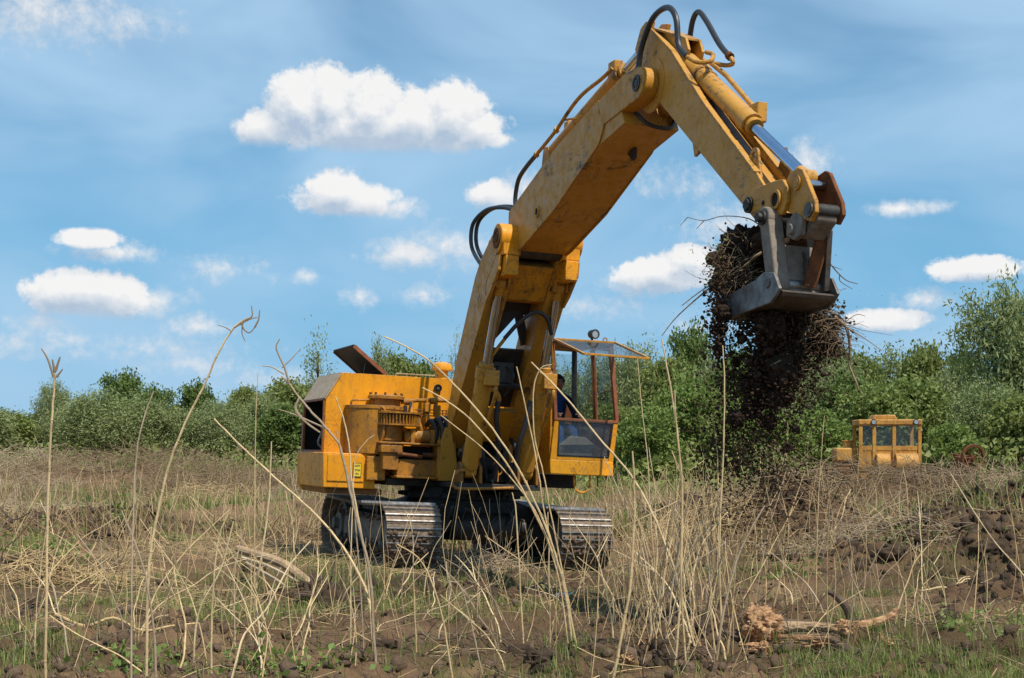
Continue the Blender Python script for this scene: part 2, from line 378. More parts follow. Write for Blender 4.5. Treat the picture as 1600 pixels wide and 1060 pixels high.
def glass(name, tint, alpha, rough=.03, dirt=.3):
    m = N(name); t = m.t; gl = m.n('ShaderNodeBsdfGlossy'); gl.inputs['Roughness'].default_value = rough
    tr = m.n('ShaderNodeBsdfTransparent'); tr.inputs[0].default_value = (*tint, 1)
    df = m.n('ShaderNodeBsdfDiffuse'); df.inputs[0].default_value = (.30, .28, .25, 1)
    fr = m.n('ShaderNodeLayerWeight'); fr.inputs[0].default_value = .5; fz = m.math('MULTIPLY', m.math('POWER', fr.outputs['Facing'], 5.0), .55)
    a = m.n('ShaderNodeMixShader'); m.l(m.math('ADD', fz, alpha), a.inputs[0]); m.l(tr.outputs[0], a.inputs[1]); m.l(gl.outputs[0], a.inputs[2])
    b = m.n('ShaderNodeMixShader'); m.l(m.ramp(m.noise(7, 8, .7), .42, .8, .03, dirt), b.inputs[0]); m.l(a.outputs[0], b.inputs[1]); m.l(df.outputs[0], b.inputs[2])
    m.l(b.outputs[0], m.out.inputs[0]); MAT[name] = m.m
glass('glass', (.86, .90, .90), .03, .03, .18)
glass('glass_dusty', (.80, .82, .84), .04, .05, .26)
def leaf(name, a, b, c, trans=.35):
    m = N(name); ge = m.n('ShaderNodeNewGeometry'); oi = m.n('ShaderNodeObjectInfo')
    cl = m.mix(ge.outputs['Random Per Island'], a, b); cl = m.mix(m.math('MULTIPLY', oi.outputs['Random'], .55), cl, c)
    cl = m.mix(m.ramp(m.noise(.9, 3, .5), .35, .65, 0, .35), cl, b)
    m.col(cl); m.rough(.55); m.b.inputs['Specular IOR Level'].default_value = .25
    tl = m.n('ShaderNodeBsdfTranslucent'); m.l(m.mix(.5, cl, (.20, .26, .03)), tl.inputs[0])
    ms = m.n('ShaderNodeMixShader'); ms.inputs[0].default_value = trans; m.l(m.b.outputs[0], ms.inputs[1]); m.l(tl.outputs[0], ms.inputs[2])
    m.l(ms.outputs[0], m.out.inputs[0]); MAT[name] = m.m
leaf('leaf_green', (.165, .215, .055), (.260, .310, .095), (.25, .27, .085))
leaf('leaf_willow', (.245, .290, .120), (.340, .385, .180), (.25, .30, .11))
leaf('leaf_dark', (.105, .165, .042), (.170, .235, .065), (.15, .20, .06))
leaf('leaf_bright', (.155, .230, .052), (.225, .310, .080), (.20, .25, .07))
leaf('grass_green', (.14, .205, .045), (.27, .30, .095), (.24, .26, .08))
def straw(name, a, b, c):
    m = N(name); ge = m.n('ShaderNodeNewGeometry'); oi = m.n('ShaderNodeObjectInfo')
    cl = m.mix(ge.outputs['Random Per Island'], a, b); cl = m.mix(m.math('MULTIPLY', oi.outputs['Random'], .7), cl, c)
    cl = m.mix(m.math('MULTIPLY', m.ramp(m.noise(16, 6, .7), .46, .70), .6), cl, (.17, .115, .07)); cl = m.mix(m.math('MULTIPLY', m.ramp(m.noise(3.2, 4, .6, off=8), .45, .65), .35), cl, (.30, .20, .10))
    m.col(cl); m.rough(.7); m.b.inputs['Specular IOR Level'].default_value = .3; m.bump(m.noise(60, 3, .6), .3, .003); MAT[name] = m.m
straw('straw', (.72, .53, .28), (.84, .67, .40), (.58, .39, .175))
straw('straw_far', (.26, .175, .09), (.52, .385, .20), (.34, .235, .12))
straw('straw_litter', (.46, .315, .155), (.82, .63, .35), (.62, .44, .22))
straw('straw_grey', (.38, .285, .185), (.58, .46, .31), (.34, .25, .165))
straw('twig_dark', (.10, .07, .05), (.17, .125, .09), (.08, .055, .04))
straw('twig_brown', (.26, .18, .10), (.34, .25, .15), (.2, .14, .085))
def soil(name, a, b, sc_=1.0):
    m = N(name); n1 = m.noise(1.4*sc_, 8, .65); n2 = m.noise(14*sc_, 10, .72, off=4); n3 = m.noise(70*sc_, 6, .7, off=9)
    cl = m.mix(m.ramp(n1, .32, .68), a, b); cl = m.mix(m.math('MULTIPLY', m.ramp(n2, .45, .75), .6), cl, tuple(x*.45 for x in a))
    m.col(cl); m.rough(.95); m.b.inputs['Specular IOR Level'].default_value = .12
    m.bump(m.math('ADD', n2, m.math('MULTIPLY', n3, .45)), .9, .05/sc_); MAT[name] = m.m
soil('soil', (.225, .152, .102), (.145, .096, .064))
soil('soil_dark', (.105, .072, .049), (.068, .046, .032), 2)
soil('soil_bucket', (.060, .041, .029), (.036, .025, .018), 2)
soil('soil_fall', (.088, .056, .037), (.052, .033, .022), 3)
# ground: soil, dry litter, green cover by broad noise
m = N('ground'); n1 = m.noise(.42, 6, .6); n2 = m.noise(7, 10, .72, off=4); n3 = m.noise(38, 8, .7, off=9); n4 = m.noise(.30, 5, .62, off=31); n5 = m.noise(24, 8, .7, stretch=(1, .35, 1), off=14)
cl = m.mix(m.ramp(n1, .35, .65), (.275, .172, .098), (.130, .078, .045)); cl = m.mix(m.math('MULTIPLY', m.ramp(n2, .50, .72), .65), cl, (.062, .042, .029))
cl = m.mix(m.math('MULTIPLY', m.ramp(n5, .50, .66), m.ramp(n1, .42, .6, .15, .65)), cl, (.28, .205, .115))
cl = m.mix(m.math('MULTIPLY', m.ramp(n4, .52, .64), m.ramp(n2, .35, .6, .1, .6)), cl, (.105, .135, .035))
at = m.n('ShaderNodeAttribute', attribute_name='fresh')             # freshly turned, moist earth
cl = m.mix(m.math('MULTIPLY', at.outputs['Fac'], m.ramp(n2, .25, .6, .95, .55)), cl, (.092, .056, .034))
m.col(cl); m.rough(.95); m.b.inputs['Specular IOR Level'].default_value = .12; m.bump(m.math('ADD', n2, m.math('MULTIPLY', n3, .5)), .9, .06); MAT['ground'] = m.m
# ---------------------------------------------------------------- ground
EX_C = Vector((-0.79, 20.2, -0.06)); EX_H = R(20); EX_T = R(2.5)
MOUNDS = [(4.35, 22.4, 1.25, 1.0, .95), (3.3, 24.5, 1.5, 1.2, .6), (5.7, 19.2, 1.3, 1.1, .42), (7.0, 20.5, 1.6, 1.5, .55), (5.9, 16.8, 1.0, 1.0, .32), (4.6, 18.0, .9, .8, .25),
          (9.3, 26.0, 2.5, 2.0, .8), (6.6, 30.0, 3.0, 1.6, .62), (9.3, 30.5, 2.0, 1.2, .45), (12, 33.0, 3.5, 2.0, .55), (-1.3, 15.4, 1.1, .8, .14), (-2.0, 14.2, .5, .4, .16), (2.1, 12.3, 1.1, .7, .12),
          (.7, 10.6, .8, .5, .16), (3.1, 11.3, .8, .5, .12), (-5.5, 16.5, .6, .5, .22), (-4.4, 11.6, .9, .6, .10), (-12, 46, 5, 2.5, .7), (-19, 52, 6, 3, .7), (-7.5, 42, 4, 2, .4), (-16, 40, 4, 2, .5),
          (14, 24, 2.4, 2, .7), (2.8, 33, 2.5, 1.6, .45), (4.9, 14.0, .8, .6, .22), (-7.5, 26, 2, 1.5, .3), (-4.9, 31, 2.5, 1.5, .35), (6.1, 13.6, .9, .6, .22)]
TURNED = [(-1.0, 15.4, 2.2, 1.5, .3), (1.2, 11.2, 2.4, 1.0, .3), (3.4, 11.0, 1.6, .9, .3), (2.3, 13.2, 1.2, .9, .3), (-4.6, 15.8, 1.2, .8, .3), (-3.9, 10.6, 1.5, .7, .3), (4.6, 16.0, 1.4, 1.6, .3), (2.6, 17.5, .9, 1.0, .3), (6.5, 15, 1.5, 2.0, .3), (3.9, 20.0, 1.6, 1.6, .3), (6.0, 22.5, 2.2, 2.0, .3), (-2.8, 16.8, 1.4, .9, .3), (.4, 16.6, 1.6, .8, .3), (1.9, 15.4, 1.0, .9, .3), (-6.2, 18.5, 1.5, 1.0, .3), (0.0, 13.0, 1.8, .8, .3), (-5.2, 13.2, 1.2, .6, .3)]
def hz(x, y, fine=True):
    x = np.asarray(x, float); y = np.asarray(y, float)
    z = (fbm(x*.22, y*.22, 4, 3) - .5) * .34 + .12 * sstep(30, 75, y)
    for (a, b, rx, ry, h) in MOUNDS:
        d = ((x-a)/rx)**2 + ((y-b)/ry)**2
        z = z + h * np.exp(-d*1.2) * (.72 + .56 * fbm(x*1.7, y*1.7, 3, 41))
    mf = 0
    for (a, b, rx, ry, h) in MOUNDS:
        if h > .2 and b < 28: mf = mf + np.exp(-(((x-a)/rx)**2 + ((y-b)/ry)**2)*.9)
    if fine: z = z + np.clip(mf, 0, 1) * (np.abs(fbm(x*3.3, y*3.3, 3, 205) - .5) * .55 + (fbm(x*8, y*8, 3, 215) - .5) * .22 - .06)
    if fine:
        tf = 0
        for (a, b, rx, ry, h) in TURNED: tf = tf + np.exp(-(((x-a)/rx)**2 + ((y-b)/ry)**2)*1.2)
        z = z + np.clip(tf, 0, 1) * (np.abs(fbm(x*3.8, y*3.8, 3, 225) - .5) * .36 + (fbm(x*10, y*10, 2, 235) - .5) * .10 - .05)
    # the pad the machine stands on
    dx = x - EX_C.x; dy = y - EX_C.y; c, s = math.cos(EX_H), math.sin(EX_H); lx = dx*c + dy*s; ly = -dx*s + dy*c
    pad = 1 - sstep(.85, 1.3, np.maximum(np.abs(lx)/2.4, np.abs(ly)/2.9))
    z = z*(1-pad) + pad*(EX_C.z + .015 - math.tan(EX_T)*lx)
    if fine:
        near = 1 - sstep(34, 60, y); z = z + (np.abs(fbm(x*.75, y*.75, 3, 401) - .5)*1.1 - .12) * sstep(22, 27, y) * (1 - sstep(58, 75, y)) * .55
        rough = .25 + .75 * sstep(.45, .62, fbm(x*.5, y*.5, 3, 77))
        z = z + near * rough * ((fbm(x*2.6, y*2.6, 4, 5) - .5) * .19 + np.maximum(fbm(x*6.5, y*6.5, 3, 15) - .52, 0) * .34 + (fbm(x*14, y*14, 2, 25) - .5) * .05)
    return z
def hz1(x, y): return float(hz(np.array([x]), np.array([y]))[0])
def gpt(px, py, dz=0.0):                                           # ground point under a direction given as photo pixel (level ground first guess, then refined)
    Y = EYE * F_PX / max(py - 695, 8)
    for _ in range(12):
        z = hz1((px - 800) * Y / F_PX, Y); Y = .5*Y + .5*(EYE - z) * F_PX / max(py - 695, 8)
    X = (px - 800) * Y / F_PX
    return Vector((X, Y, hz1(X, Y) + dz))
def wpt(px, py, Y): return Vector(((px - 800) * Y / F_PX, Y, EYE + (695 - py) * Y / F_PX))
def axis_lines(a, b, st, grow, end0, end1):
    L = list(np.arange(a, b, st)); s = st; x = b
    R_ = []
    while x < end1: R_.append(x); s *= grow; x += s
    R_.append(end1); s = st; x = a - st; Lf = []
    while x > end0: Lf.append(x); s *= grow; x -= s
    Lf.append(end0)
    return np.array(Lf[::-1] + L + R_)
xs = axis_lines(-8.5, 9.5, .05, 1.09, -3000, 3000); ys = axis_lines(8.0, 25.0, .05, 1.025, -60, 4000)
GX, GY = np.meshgrid(xs, ys); GZ = hz(GX, GY)
nx, ny = len(xs), len(ys); idx = np.arange(nx*ny).reshape(ny, nx)
me = mesh_np('ground', np.stack([GX, GY, GZ], -1).reshape(-1, 3), np.stack([idx[:-1,:-1], idx[:-1,1:], idx[1:,1:], idx[1:,:-1]], -1).reshape(-1, 4), MAT['ground'], True)
fr = np.zeros(GX.size)
for (a, b, rx, ry, h) in MOUNDS + TURNED:
    if h > .12 and b < 28: fr = np.maximum(fr, np.exp(-((((GX-a)/rx)**2 + ((GY-b)/ry)**2)*.75)).ravel())
fr = np.maximum(fr, (sstep(.50, .60, fbm(GX*.30, GY*.30, 4, 311)) * sstep(20, 25, GY) * (1 - sstep(55, 70, GY)) * .85).ravel())
fr = sstep(.25, .62, fr * (.55 + .9*fbm(GX*1.4, GY*1.4, 3, 301).ravel()))
fa = me.attributes.new('fresh', 'FLOAT', 'POINT'); fa.data.foreach_set('value', fr.astype(np.float32))
tag(link('ground', me), 'churned brown soil of the cleared field', 'ground', kind='structure')

# ---------------------------------------------------------------- excavator
EX = empty('excavator', EX_C, (0, EX_T, EX_H))
tag(EX, 'large yellow crawler excavator lifting a bucket of soil and roots', 'excavator')
PO, PB, PF, PS, PW, PD = (MAT[k] for k in ('paint_orange', 'paint_boom', 'paint_front', 'paint_stick', 'paint_worn', 'paint_dark_yellow'))
# --- tracks
def make_shoe_mesh(w):
    b = MB(); b.box(-w/2, w/2, -.09, .09, -.028, 0)
    return b.mesh('shoe', MAT['shoe_dust'], 0)
def make_grouser_mesh(w):
    b = MB()
    for yy in (-.062, .034):
        b.prism([(yy-.013, -.002), (yy-.007, .026), (yy+.007, .026), (yy+.013, -.002)], -w/2 - .006, w/2 + .006)
    return b.mesh('grouser', MAT['worn_steel'], 0)
shoe_me = make_shoe_mesh(.72); grs_me = make_grouser_mesh(.72)
TR, TY, TZ = .40, 1.51, .44
def track(xc, side):
    t = empty('track', (xc, 0, 0), parent=EX); per = 4*TY + 2*math.pi*TR; n = 46
    for i in range(n):
        s = per * i / n; 
        if s < 2*TY: y, z, a = -TY + s, TZ + TR, 0.0
        elif s < 2*TY + math.pi*TR: q = (s - 2*TY)/TR; y, z, a = TY + TR*math.sin(q), TZ + TR*math.cos(q), -q
        elif s < 4*TY + math.pi*TR: y, z, a = TY - (s - 2*TY - math.pi*TR), TZ - TR, math.pi
        else: q = (s - 4*TY - math.pi*TR)/TR; y, z, a = -TY - TR*math.sin(q), TZ - TR*math.cos(q), math.pi - q
        sag = .03*math.sin(math.pi*(y+TY)/(2*TY)) if (z > TZ + TR - .001) else 0
        o = link('shoe', shoe_me, t); o.location = (0, y, z - sag); o.rotation_euler = (a, 0, 0)
        o2 = link('grouser', grs_me, t); o2.location = (0, y, z - sag); o2.rotation_euler = (a, 0, 0)
    b = MB(); b.prism([(-1.2, .30), (-1.12, .62), (-.9, .66), (1.0, .66), (1.2, .6), (1.25, .30), (1.0, .24), (-1.0, .24)], -.17, .17)
    b.box(side*.19 - .012, side*.19 + .012, -1.0, 1.0, .33, .60)
    b.build('track_frame', MAT['frame_dust'], t, .012)
    for y, rr, nm in ((-TY, .345, 'idler_wheel'), (TY, .345, 'drive_sprocket')):
        b = MB(); b.cyl((-.10, y, TZ), (.10, y, TZ), rr, n=32); b.cyl((-.19, y, TZ), (.19, y, TZ), .20, n=24); b.cyl((-.27, y, TZ), (.27, y, TZ), .085, n=16)
        b.ring((-.11, y, TZ), (1, 0, 0), rr, rr*.8, .06, 32); b.ring((.11, y, TZ), (1, 0, 0), rr, rr*.8, .06, 32)
        b.build(nm, MAT['frame_dust'], t, .008)
    for k in range(7):
        y = -1.05 + k*.35; b = MB(); b.cyl((-.20, y, .21), (.20, y, .21), .105, n=18); b.cyl((-.25, y, .21), (.25, y, .21), .05, n=12)
        b.build('roller', MAT['iron_dark'], t, .006)
    for y in (-.5, .55):
        b = MB(); b.cyl((-.14, y, .725), (.14, y, .725), .07, n=14); b.build('carrier_roller', MAT['iron_dark'], t, .006)
    # chain links under the shoes
    b = MB()
    for xx in (-.085, .085):
        for i in range(n):
            s = per*(i + .0)/n
            if s < 2*TY: b.box(xx-.02, xx+.02, -TY+s-.085, -TY+s+.085, TZ+TR-.105-.03*math.sin(math.pi*s/(2*TY)), TZ+TR-.03-.03*math.sin(math.pi*s/(2*TY)))
    b.build('chain', MAT['iron_dark'], t)
    a = rng.uniform(-.1, 1, 260); C = np.stack([rng.uniform(-.34, .34, 260), -TY - (TR+.01)*np.sin(np.pi*(.5+.5*a)), TZ - (TR+.01)*np.cos(np.pi*(1-(.5+.5*a)))*np.sign(1)], -1)
    C[:, 1] = -TY - (TR+.012)*np.cos(a*1.45); C[:, 2] = TZ - (TR+.012)*np.sin(a*1.45)
    D = np.stack([side*rng.uniform(.12, .34, 220), rng.uniform(-1.5, 1.5, 220), rng.choice([.06, .24, .63], 220) + rng.normal(0, .015, 220)], -1)
    CC = np.concatenate([C, D]); V, Fc = clods_np(CC, rng.uniform(.008, .034, len(CC)), 1, .35); tag(link('packed_mud', mesh_np('packed_mud', V, Fc, MAT['soil']), t), kind='stuff')
    return t
track(-1.19, -1); track(1.19, 1)
b = MB(); b.prism([(-1.35, .42), (-1.35, .66), (-.6, .90), (.6, .90), (1.35, .66), (1.35, .42), (.6, .34), (-.6, .34)], -.62, .62, 'y')
b.box(-1.2, 1.2, -.95, -.60, .36, .60); b.box(-1.2, 1.2, .60, .95, .36, .60)
b.build('undercarriage_frame', MAT['iron_dark'], EX, .02)
b = MB(); b.cyl((-.45, -1.02, .55), (.45, -1.02, .55), .19, n=22); b.cyl((.45, -1.02, .55), (.62, -1.02, .55), .12, n=18); b.cyl((-.62, -1.02, .55), (-.45, -1.02, .55), .12, n=18)
b.build('travel_motor', MAT['iron_dark'], EX, .01)
for i, pts in enumerate(([(-.55, -1.25, .66), (-.50, -1.3, .82), (-.42, -1.25, .66)], [(-.35, -1.2, .62), (-.32, -1.32, .80), (-.14, -1.28, .66), (-.02, -1.25, .56), (.14, -1.2, .68)],
                         [(-.66, -1.2, .7), (-.62, -1.25, .84), (-.56, -1.2, .58)], [(.30, -1.15, .85), (.36, -1.24, .70), (.30, -1.24, .60), (.4, -1.15, .8)])):
    MB().tube(pts, .022, 10).build('hose', MAT['rubber'], EX)
b = MB(); b.cyl((0, 0, .90), (0, 0, 1.06), .78, n=48); b.cyl((0, 0, .92), (0, 0, .98), .84, n=48)
b.build('slewing_ring', MAT['iron_dark'], EX)
b = MB()
for k in range(40):
    a = 2*math.pi*k/40; b.box(*(sorted((.85*math.cos(a)-.016, .85*math.cos(a)+.016))), *(sorted((.85*math.sin(a)-.016, .85*math.sin(a)+.016))), .925, .975)
b.build('ring_teeth', MAT['iron_dark'], EX)
# --- platform
b = MB(); b.box(-1.25, .95, -.62, 1.15, 1.06, 1.16); b.box(.95, 1.6, -.45, .9, 1.10, 1.29); b.box(-.56, .62, -1.58, -.62, 1.07, 1.14); b.build('platform', MAT['iron_dark'], EX, .01)
b = MB(); b.box(-.45, -.15, -1.20, .9, .98, 1.06); b.box(.25, .55, -1.2, .9, .98, 1.06); b.build('main_beam', MAT['iron_dark'], EX, .01)
b = MB(); b.prism([(-2.12, 1.47), (-2.10, 1.02), (-2.06, .94), (-1.30, .94), (-1.30, 1.47)], .95, 1.12, 'y'); b.prism([(-2.12, 1.47), (-2.11, 1.0), (-1.40, 1.0), (-1.40, 1.47)], -.62, .95, 'y')
cw = b.build('counterweight', MAT['paint_orange'], EX, .012)
b = MB(); b.prism([(-2.10, 1.06), (-2.04, .92), (-1.28, .92), (-1.28, 1.0)], -.55, 1.05, 'y'); b.build('lower_lip', PD, cw, .01)
b = MB(); b.box(-2.06, -1.56, -.634, -.618, 1.09, 1.44); b.build('side_door', PO, cw, .004)
b = MB(); b.box(-1.54, -1.28, -.70, -.60, 1.12, 1.44); b.build('side_box', PW, cw, .008)
# warning plate with printed lines
def sign_mat():
    m = N('warning_print'); sx = m.n('ShaderNodeSeparateXYZ'); m.l(m.tc.outputs['Generated'], sx.inputs[0]); x, z = sx.outputs[0], sx.outputs[2]
    f = None
    for (z0, z1, x0, x1) in ((.70, .88, .14, .82), (.40, .56, .14, .84), (.14, .30, .30, .72)):
        k = m.math('MULTIPLY', m.math('MULTIPLY', m.math('GREATER_THAN', z, z0), m.math('LESS_THAN', z, z1)), m.math('MULTIPLY', m.math('GREATER_THAN', x, x0), m.math('LESS_THAN', x, x1)))
        f = k if f is None else m.math('MAXIMUM', f, k)
    nz = m.n('ShaderNodeTexNoise'); nz.inputs['Scale'].default_value = 9; nz.inputs['Detail'].default_value = 1
    mp = m.n('ShaderNodeMapping'); mp.inputs['Scale'].default_value = (3.2, 1, 1.1); m.l(m.tc.outputs['Generated'], mp.inputs[0]); m.l(mp.outputs[0], nz.inputs['Vector'])
    f = m.math('MULTIPLY', f, m.math('GREATER_THAN', nz.outputs[0], .47))
    bd = m.math('MAXIMUM', m.math('MAXIMUM', m.math('LESS_THAN', x, .07), m.math('GREATER_THAN', x, .93)), m.math('MAXIMUM', m.math('LESS_THAN', z, .05), m.math('GREATER_THAN', z, .95)))
    m.col(m.mix(m.math('MAXIMUM', f, bd), (.80, .60, .03), (.03, .025, .02))); m.rough(.5); return m.m
b = MB(); b.box(-1.715, -1.60, -.645, -.636, 1.155, 1.345); tag(b.build('warning_sign', sign_mat(), cw), 'yellow warning plate with black lettering')
# --- engine house: front panel, chamfer, open side with radiator
HX, HX2, HY0, HY1, HZ0, HZ1, HZT = -2.05, .86, -.20, 1.22, 1.16, 2.21, 2.57
house = empty('engine_house', (0, 0, 0), parent=EX)
b = MB(); b.prism([(HX, 1.16), (HX, HZ1), (-1.84, HZT), (.5, HZT), (HX2, HZ1+.08), (HX2, 1.16)], HY0, HY0+.03, 'y'); b.build('front_panel', PO, house, .004)
b = MB(); b.prism([(HX, 1.16), (HX, HZ1), (-1.84, HZT), (.5, HZT), (HX2, HZ1+.08), (HX2, 1.16)], HY1-.03, HY1, 'y'); b.build('rear_panel', PO, house, .004)
b = MB(); b.add([(HX, HY0-.012, HZ1), (HX, HY1+.012, HZ1), (-1.84, HY1+.012, HZT), (-1.84, HY0-.012, HZT), (HX+.02, HY0-.012, HZ1-.02), (HX+.02, HY1+.012, HZ1-.02), (-1.82, HY1+.012, HZT-.025), (-1.82, HY0-.012, HZT-.025)],
    [(0,1,2,3),(7,6,5,4),(0,4,5,1),(1,5,6,2),(2,6,7,3),(3,7,4,0)]); b.build('chamfer_panel', MAT['paint_chamfer'], house)
b = MB(); b.box(-1.84, -1.70, HY0+.03, HY1-.03, HZT-.03, HZT); b.box(-1.15, .5, HY0+.03, HY1-.03, HZT-.03, HZT); b.box(-1.70, -1.15, HY0+.03, HY0+.13, HZT-.03, HZT); b.box(-1.70, -1.15, HY1-.12, HY1-.03, HZT-.03, HZT)
b.build('roof', MAT['paint_chamfer'], house)
b = MB(); b.box(HX, HX+.03, HY0, HY0+.06, 1.47, HZ1); b.box(HX, HX+.03, HY1-.10, HY1, 1.47, HZ1); b.box(HX, HX+.03, HY0, HY1, 1.42, 1.50); b.box(HX, HX+.03, HY0, HY1, HZ1-.03, HZ1)
b.build('side_frame', MAT['rust_frame'], house, .003)
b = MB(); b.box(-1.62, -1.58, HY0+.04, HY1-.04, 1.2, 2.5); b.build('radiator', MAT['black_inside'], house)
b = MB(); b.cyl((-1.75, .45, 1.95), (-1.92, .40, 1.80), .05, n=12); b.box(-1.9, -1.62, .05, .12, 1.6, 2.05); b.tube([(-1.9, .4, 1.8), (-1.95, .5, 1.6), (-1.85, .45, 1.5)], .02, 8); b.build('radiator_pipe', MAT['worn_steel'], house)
b = MB(); b.box(-2.0, -1.6, HY0+.034, HY0+.04, 1.48, 2.19); b.build('shade_sheet', MAT['black_inside'], house)  # black sheets added as painted shade inside the open side
b = MB(); b.box(-2.0, -1.6, HY1-.04, HY1-.034, 1.48, 2.19); b.build('shade_sheet', MAT['black_inside'], house)
b = MB(); b.box(-2.0, -1.6, HY0+.04, HY1-.04, 2.19, 2.2); b.build('shade_sheet', MAT['black_inside'], house)
# raised hood flap
b = MB(); b.obox((-1.19, .43, 2.585), (-1.67, .43, 2.96), 1.22, .022, (0, 0, 1)); 
hood = b.build('hood_flap', MAT['iron_dark'], house, .003)
for yy in (-.185, 1.045): MB().obox((-1.19, yy, 2.58), (-1.66, yy, 2.945), .014, .05, (0, 0, 1)).build('flap_rim', MAT['rust_frame'], hood)
MB().tube([(-1.45, .1, 2.52), (-1.42, .1, 2.74)], .008, 6, raw=True).build('stay_rod', MAT['bolt'], hood)
b = MB(); b.tube([(-.95, .25, 2.57), (-.93, .25, 2.63), (-.3, .25, 2.63), (-.28, .25, 2.57)], .012, 8, raw=True); b.build('handrail', MAT['paint_chamfer'], house)
b = MB(); b.lathe([(.09, 0), (.09, .14), (.15, .145), (.155, .18), (.13, .235), (.07, .265), (.01, .272)], 24, (-.24, .3, 2.57)); b.build('air_cleaner_cap', MAT['paint_orange'], house)
b = MB(); b.cyl((-.45, HY0-.03, 2.43), (-.45, HY0+.01, 2.43), .052, n=24); b.ring((-.45, HY0-.035, 2.43), (0, 1, 0), .056, .040, .02); lp = b.build('round_vent', MAT['black_inside'], house)
MB().cyl((-.45, HY0-.045, 2.43), (-.45, HY0-.02, 2.43), .022, n=16).build('vent_hub', MAT['bolt'], lp)
# --- hydraulic tank with bolted cover
tank = MB().lathe([(.385, 0), (.40, .01), (.40, .61), (.41, .615), (.41, .655), (.40, .66), (.20, .665)], 40, (-1.36, -.30, 1.47)).build('hydraulic_tank', PW, EX)
b = MB(); b.lathe([(.20, 0), (.20, .10), (.25, .10), (.25, .14), (.225, .155), (.05, .17)], 28, (-1.22, -.34, 2.13)); b.build('tank_cover', PW, tank)
for k in range(10):
    a = 2*math.pi*k/10; b = MB(); b.cyl((-1.22+.222*math.cos(a), -.34+.222*math.sin(a), 2.23), (-1.22+.222*math.cos(a), -.34+.222*math.sin(a), 2.315), .016, n=6); b.build('cover_bolt', MAT['rust'], tank)
MB().tube([(-1.70, -.32, 2.12), (-1.69, -.34, 2.19), (-1.55, -.36, 2.20), (-1.42, -.38, 2.22)], .015, 8).build('tank_pipe', PW, tank)
MB().tube([(-1.05, -.66, 1.52), (-1.06, -.68, 1.62), (-1.10, -.70, 1.66)], .02, 8).build('drain_pipe', PW, tank)
# --- pump set between tank and boom
pump = empty('pump_set', parent=EX)
b = MB(); b.cyl((-1.12, -.62, 1.885), (-1.12, -.62, 2.035), .255, n=40); b.build('cooler_drum', PD, pump)
for k in range(40):
    a = 2*math.pi*k/40; c_, s_ = math.cos(a), math.sin(a)
    if s_ > .45: continue
    b = MB(); b.obox((-1.12+.272*c_, -.62+.272*s_, 1.89), (-1.12+.272*c_, -.62+.272*s_, 2.03), .012, .05, (c_, s_, 0)); b.build('cooling_fin', PW, pump)
b = MB(); b.ring((-1.12, -.62, 2.04), (0, 0, 1), .31, .2, .022, 40); b.ring((-1.12, -.62, 1.88), (0, 0, 1), .31, .2, .022, 40); b.build('drum_ring', PW, pump)
b = MB(); b.cyl((-1.22, -.64, 1.66), (-1.22, -.64, 1.87), .17, n=24); b.cyl((-1.05, -.72, 1.72), (-.62, -.72, 1.74), .085, n=20); b.box(-.98, -.92, -.82, -.62, 1.62, 1.83); b.box(-.70, -.64, -.82, -.62, 1.62, 1.83); b.build('pump_body', PW, pump, .006)
b = MB(); b.box(-1.42, -.56, -.85, -.45, 1.615, 1.645); b.box(-1.36, -1.14, -.83, -.55, 1.27, 1.615); b.box(-1.40, -1.10, -.86, -.5, 1.5, 1.6); b.build('pump_bracket', PW, pump, .008)
b = MB(); b.box(-1.15, -.55, -.80, -.45, 1.20, 1.42); b.box(-1.18, -.52, -.90, -.5, 1.165, 1.20); b.build('valve_box', PW, pump, .008)
b = MB(); b.cyl((-1.14, -.82, 1.49), (-.82, -.84, 1.46), .026, n=12); b.cyl((-.8, -.80, 1.49), (-.5, -.80, 1.49), .03, n=12); b.cyl((-1.17, -.82, 1.50), (-1.10, -.82, 1.50), .05, n=12); b.build('valve_rod', MAT['rust'], pump)
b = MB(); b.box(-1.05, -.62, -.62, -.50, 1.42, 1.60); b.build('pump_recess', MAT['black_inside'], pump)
b = MB(); b.tube([(-1.02, -.38, 2.20), (-.8, -.45, 2.235), (-.35, -.45, 2.255)], .028, 10, raw=True); b.cyl((-.98, -.4, 2.2), (-.90, -.42, 2.215), .046, n=14); b.cyl((-.62, -.45, 2.235), (-.52, -.45, 2.245), .046, n=14); b.build('pressure_pipe', PW, pump)
for i, (pts, r) in enumerate((([(-.88, -.45, 2.2), (-.9, -.52, 2.08), (-.92, -.58, 1.95)], .024), ([(-.68, -.45, 2.22), (-.66, -.52, 2.0), (-.64, -.6, 1.78)], .022), ([(-.54, -.45, 2.22), (-.53, -.5, 2.0), (-.54, -.55, 1.75)], .028),
        ([(-.86, -.72, 1.98), (-.83, -.74, 1.86), (-.78, -.72, 1.76)], .026), ([(-1.40, -.70, 2.06), (-1.37, -.76, 2.1), (-1.34, -.78, 2.02), (-1.35, -.78, 1.75), (-1.38, -.76, 1.62)], .018))):
    MB().tube(pts, r, 10).build('pump_pipe', PW, pump)
b = MB(); b.box(-.58, -.49, -.55, -.47, 2.02, 2.18); b.build('valve_block', PW, pump, .006); b = MB(); b.box(-.72, -.64, -.55, -.48, 2.08, 2.2); b.cyl((-.68, -.5, 2.19), (-.68, -.5, 2.28), .02, n=8); b.build('valve_block', PW, pump, .006); b = MB(); b.box(-.60, -.47, -.56, -.46, 1.86, 1.93); b.build('valve_block', PW, pump, .006)
b = MB()
for zz in (2.02, 2.06, 2.10): b.tube([(-.85, -.5, zz), (-.62, -.52, zz+.01), (-.38, -.5, zz+.01)], .007, 6, raw=True)
for xx in (-.80, -.72, -.45, -.40): b.tube([(xx, -.5, 1.98), (xx, -.5, 2.12)], .008, 6, raw=True)
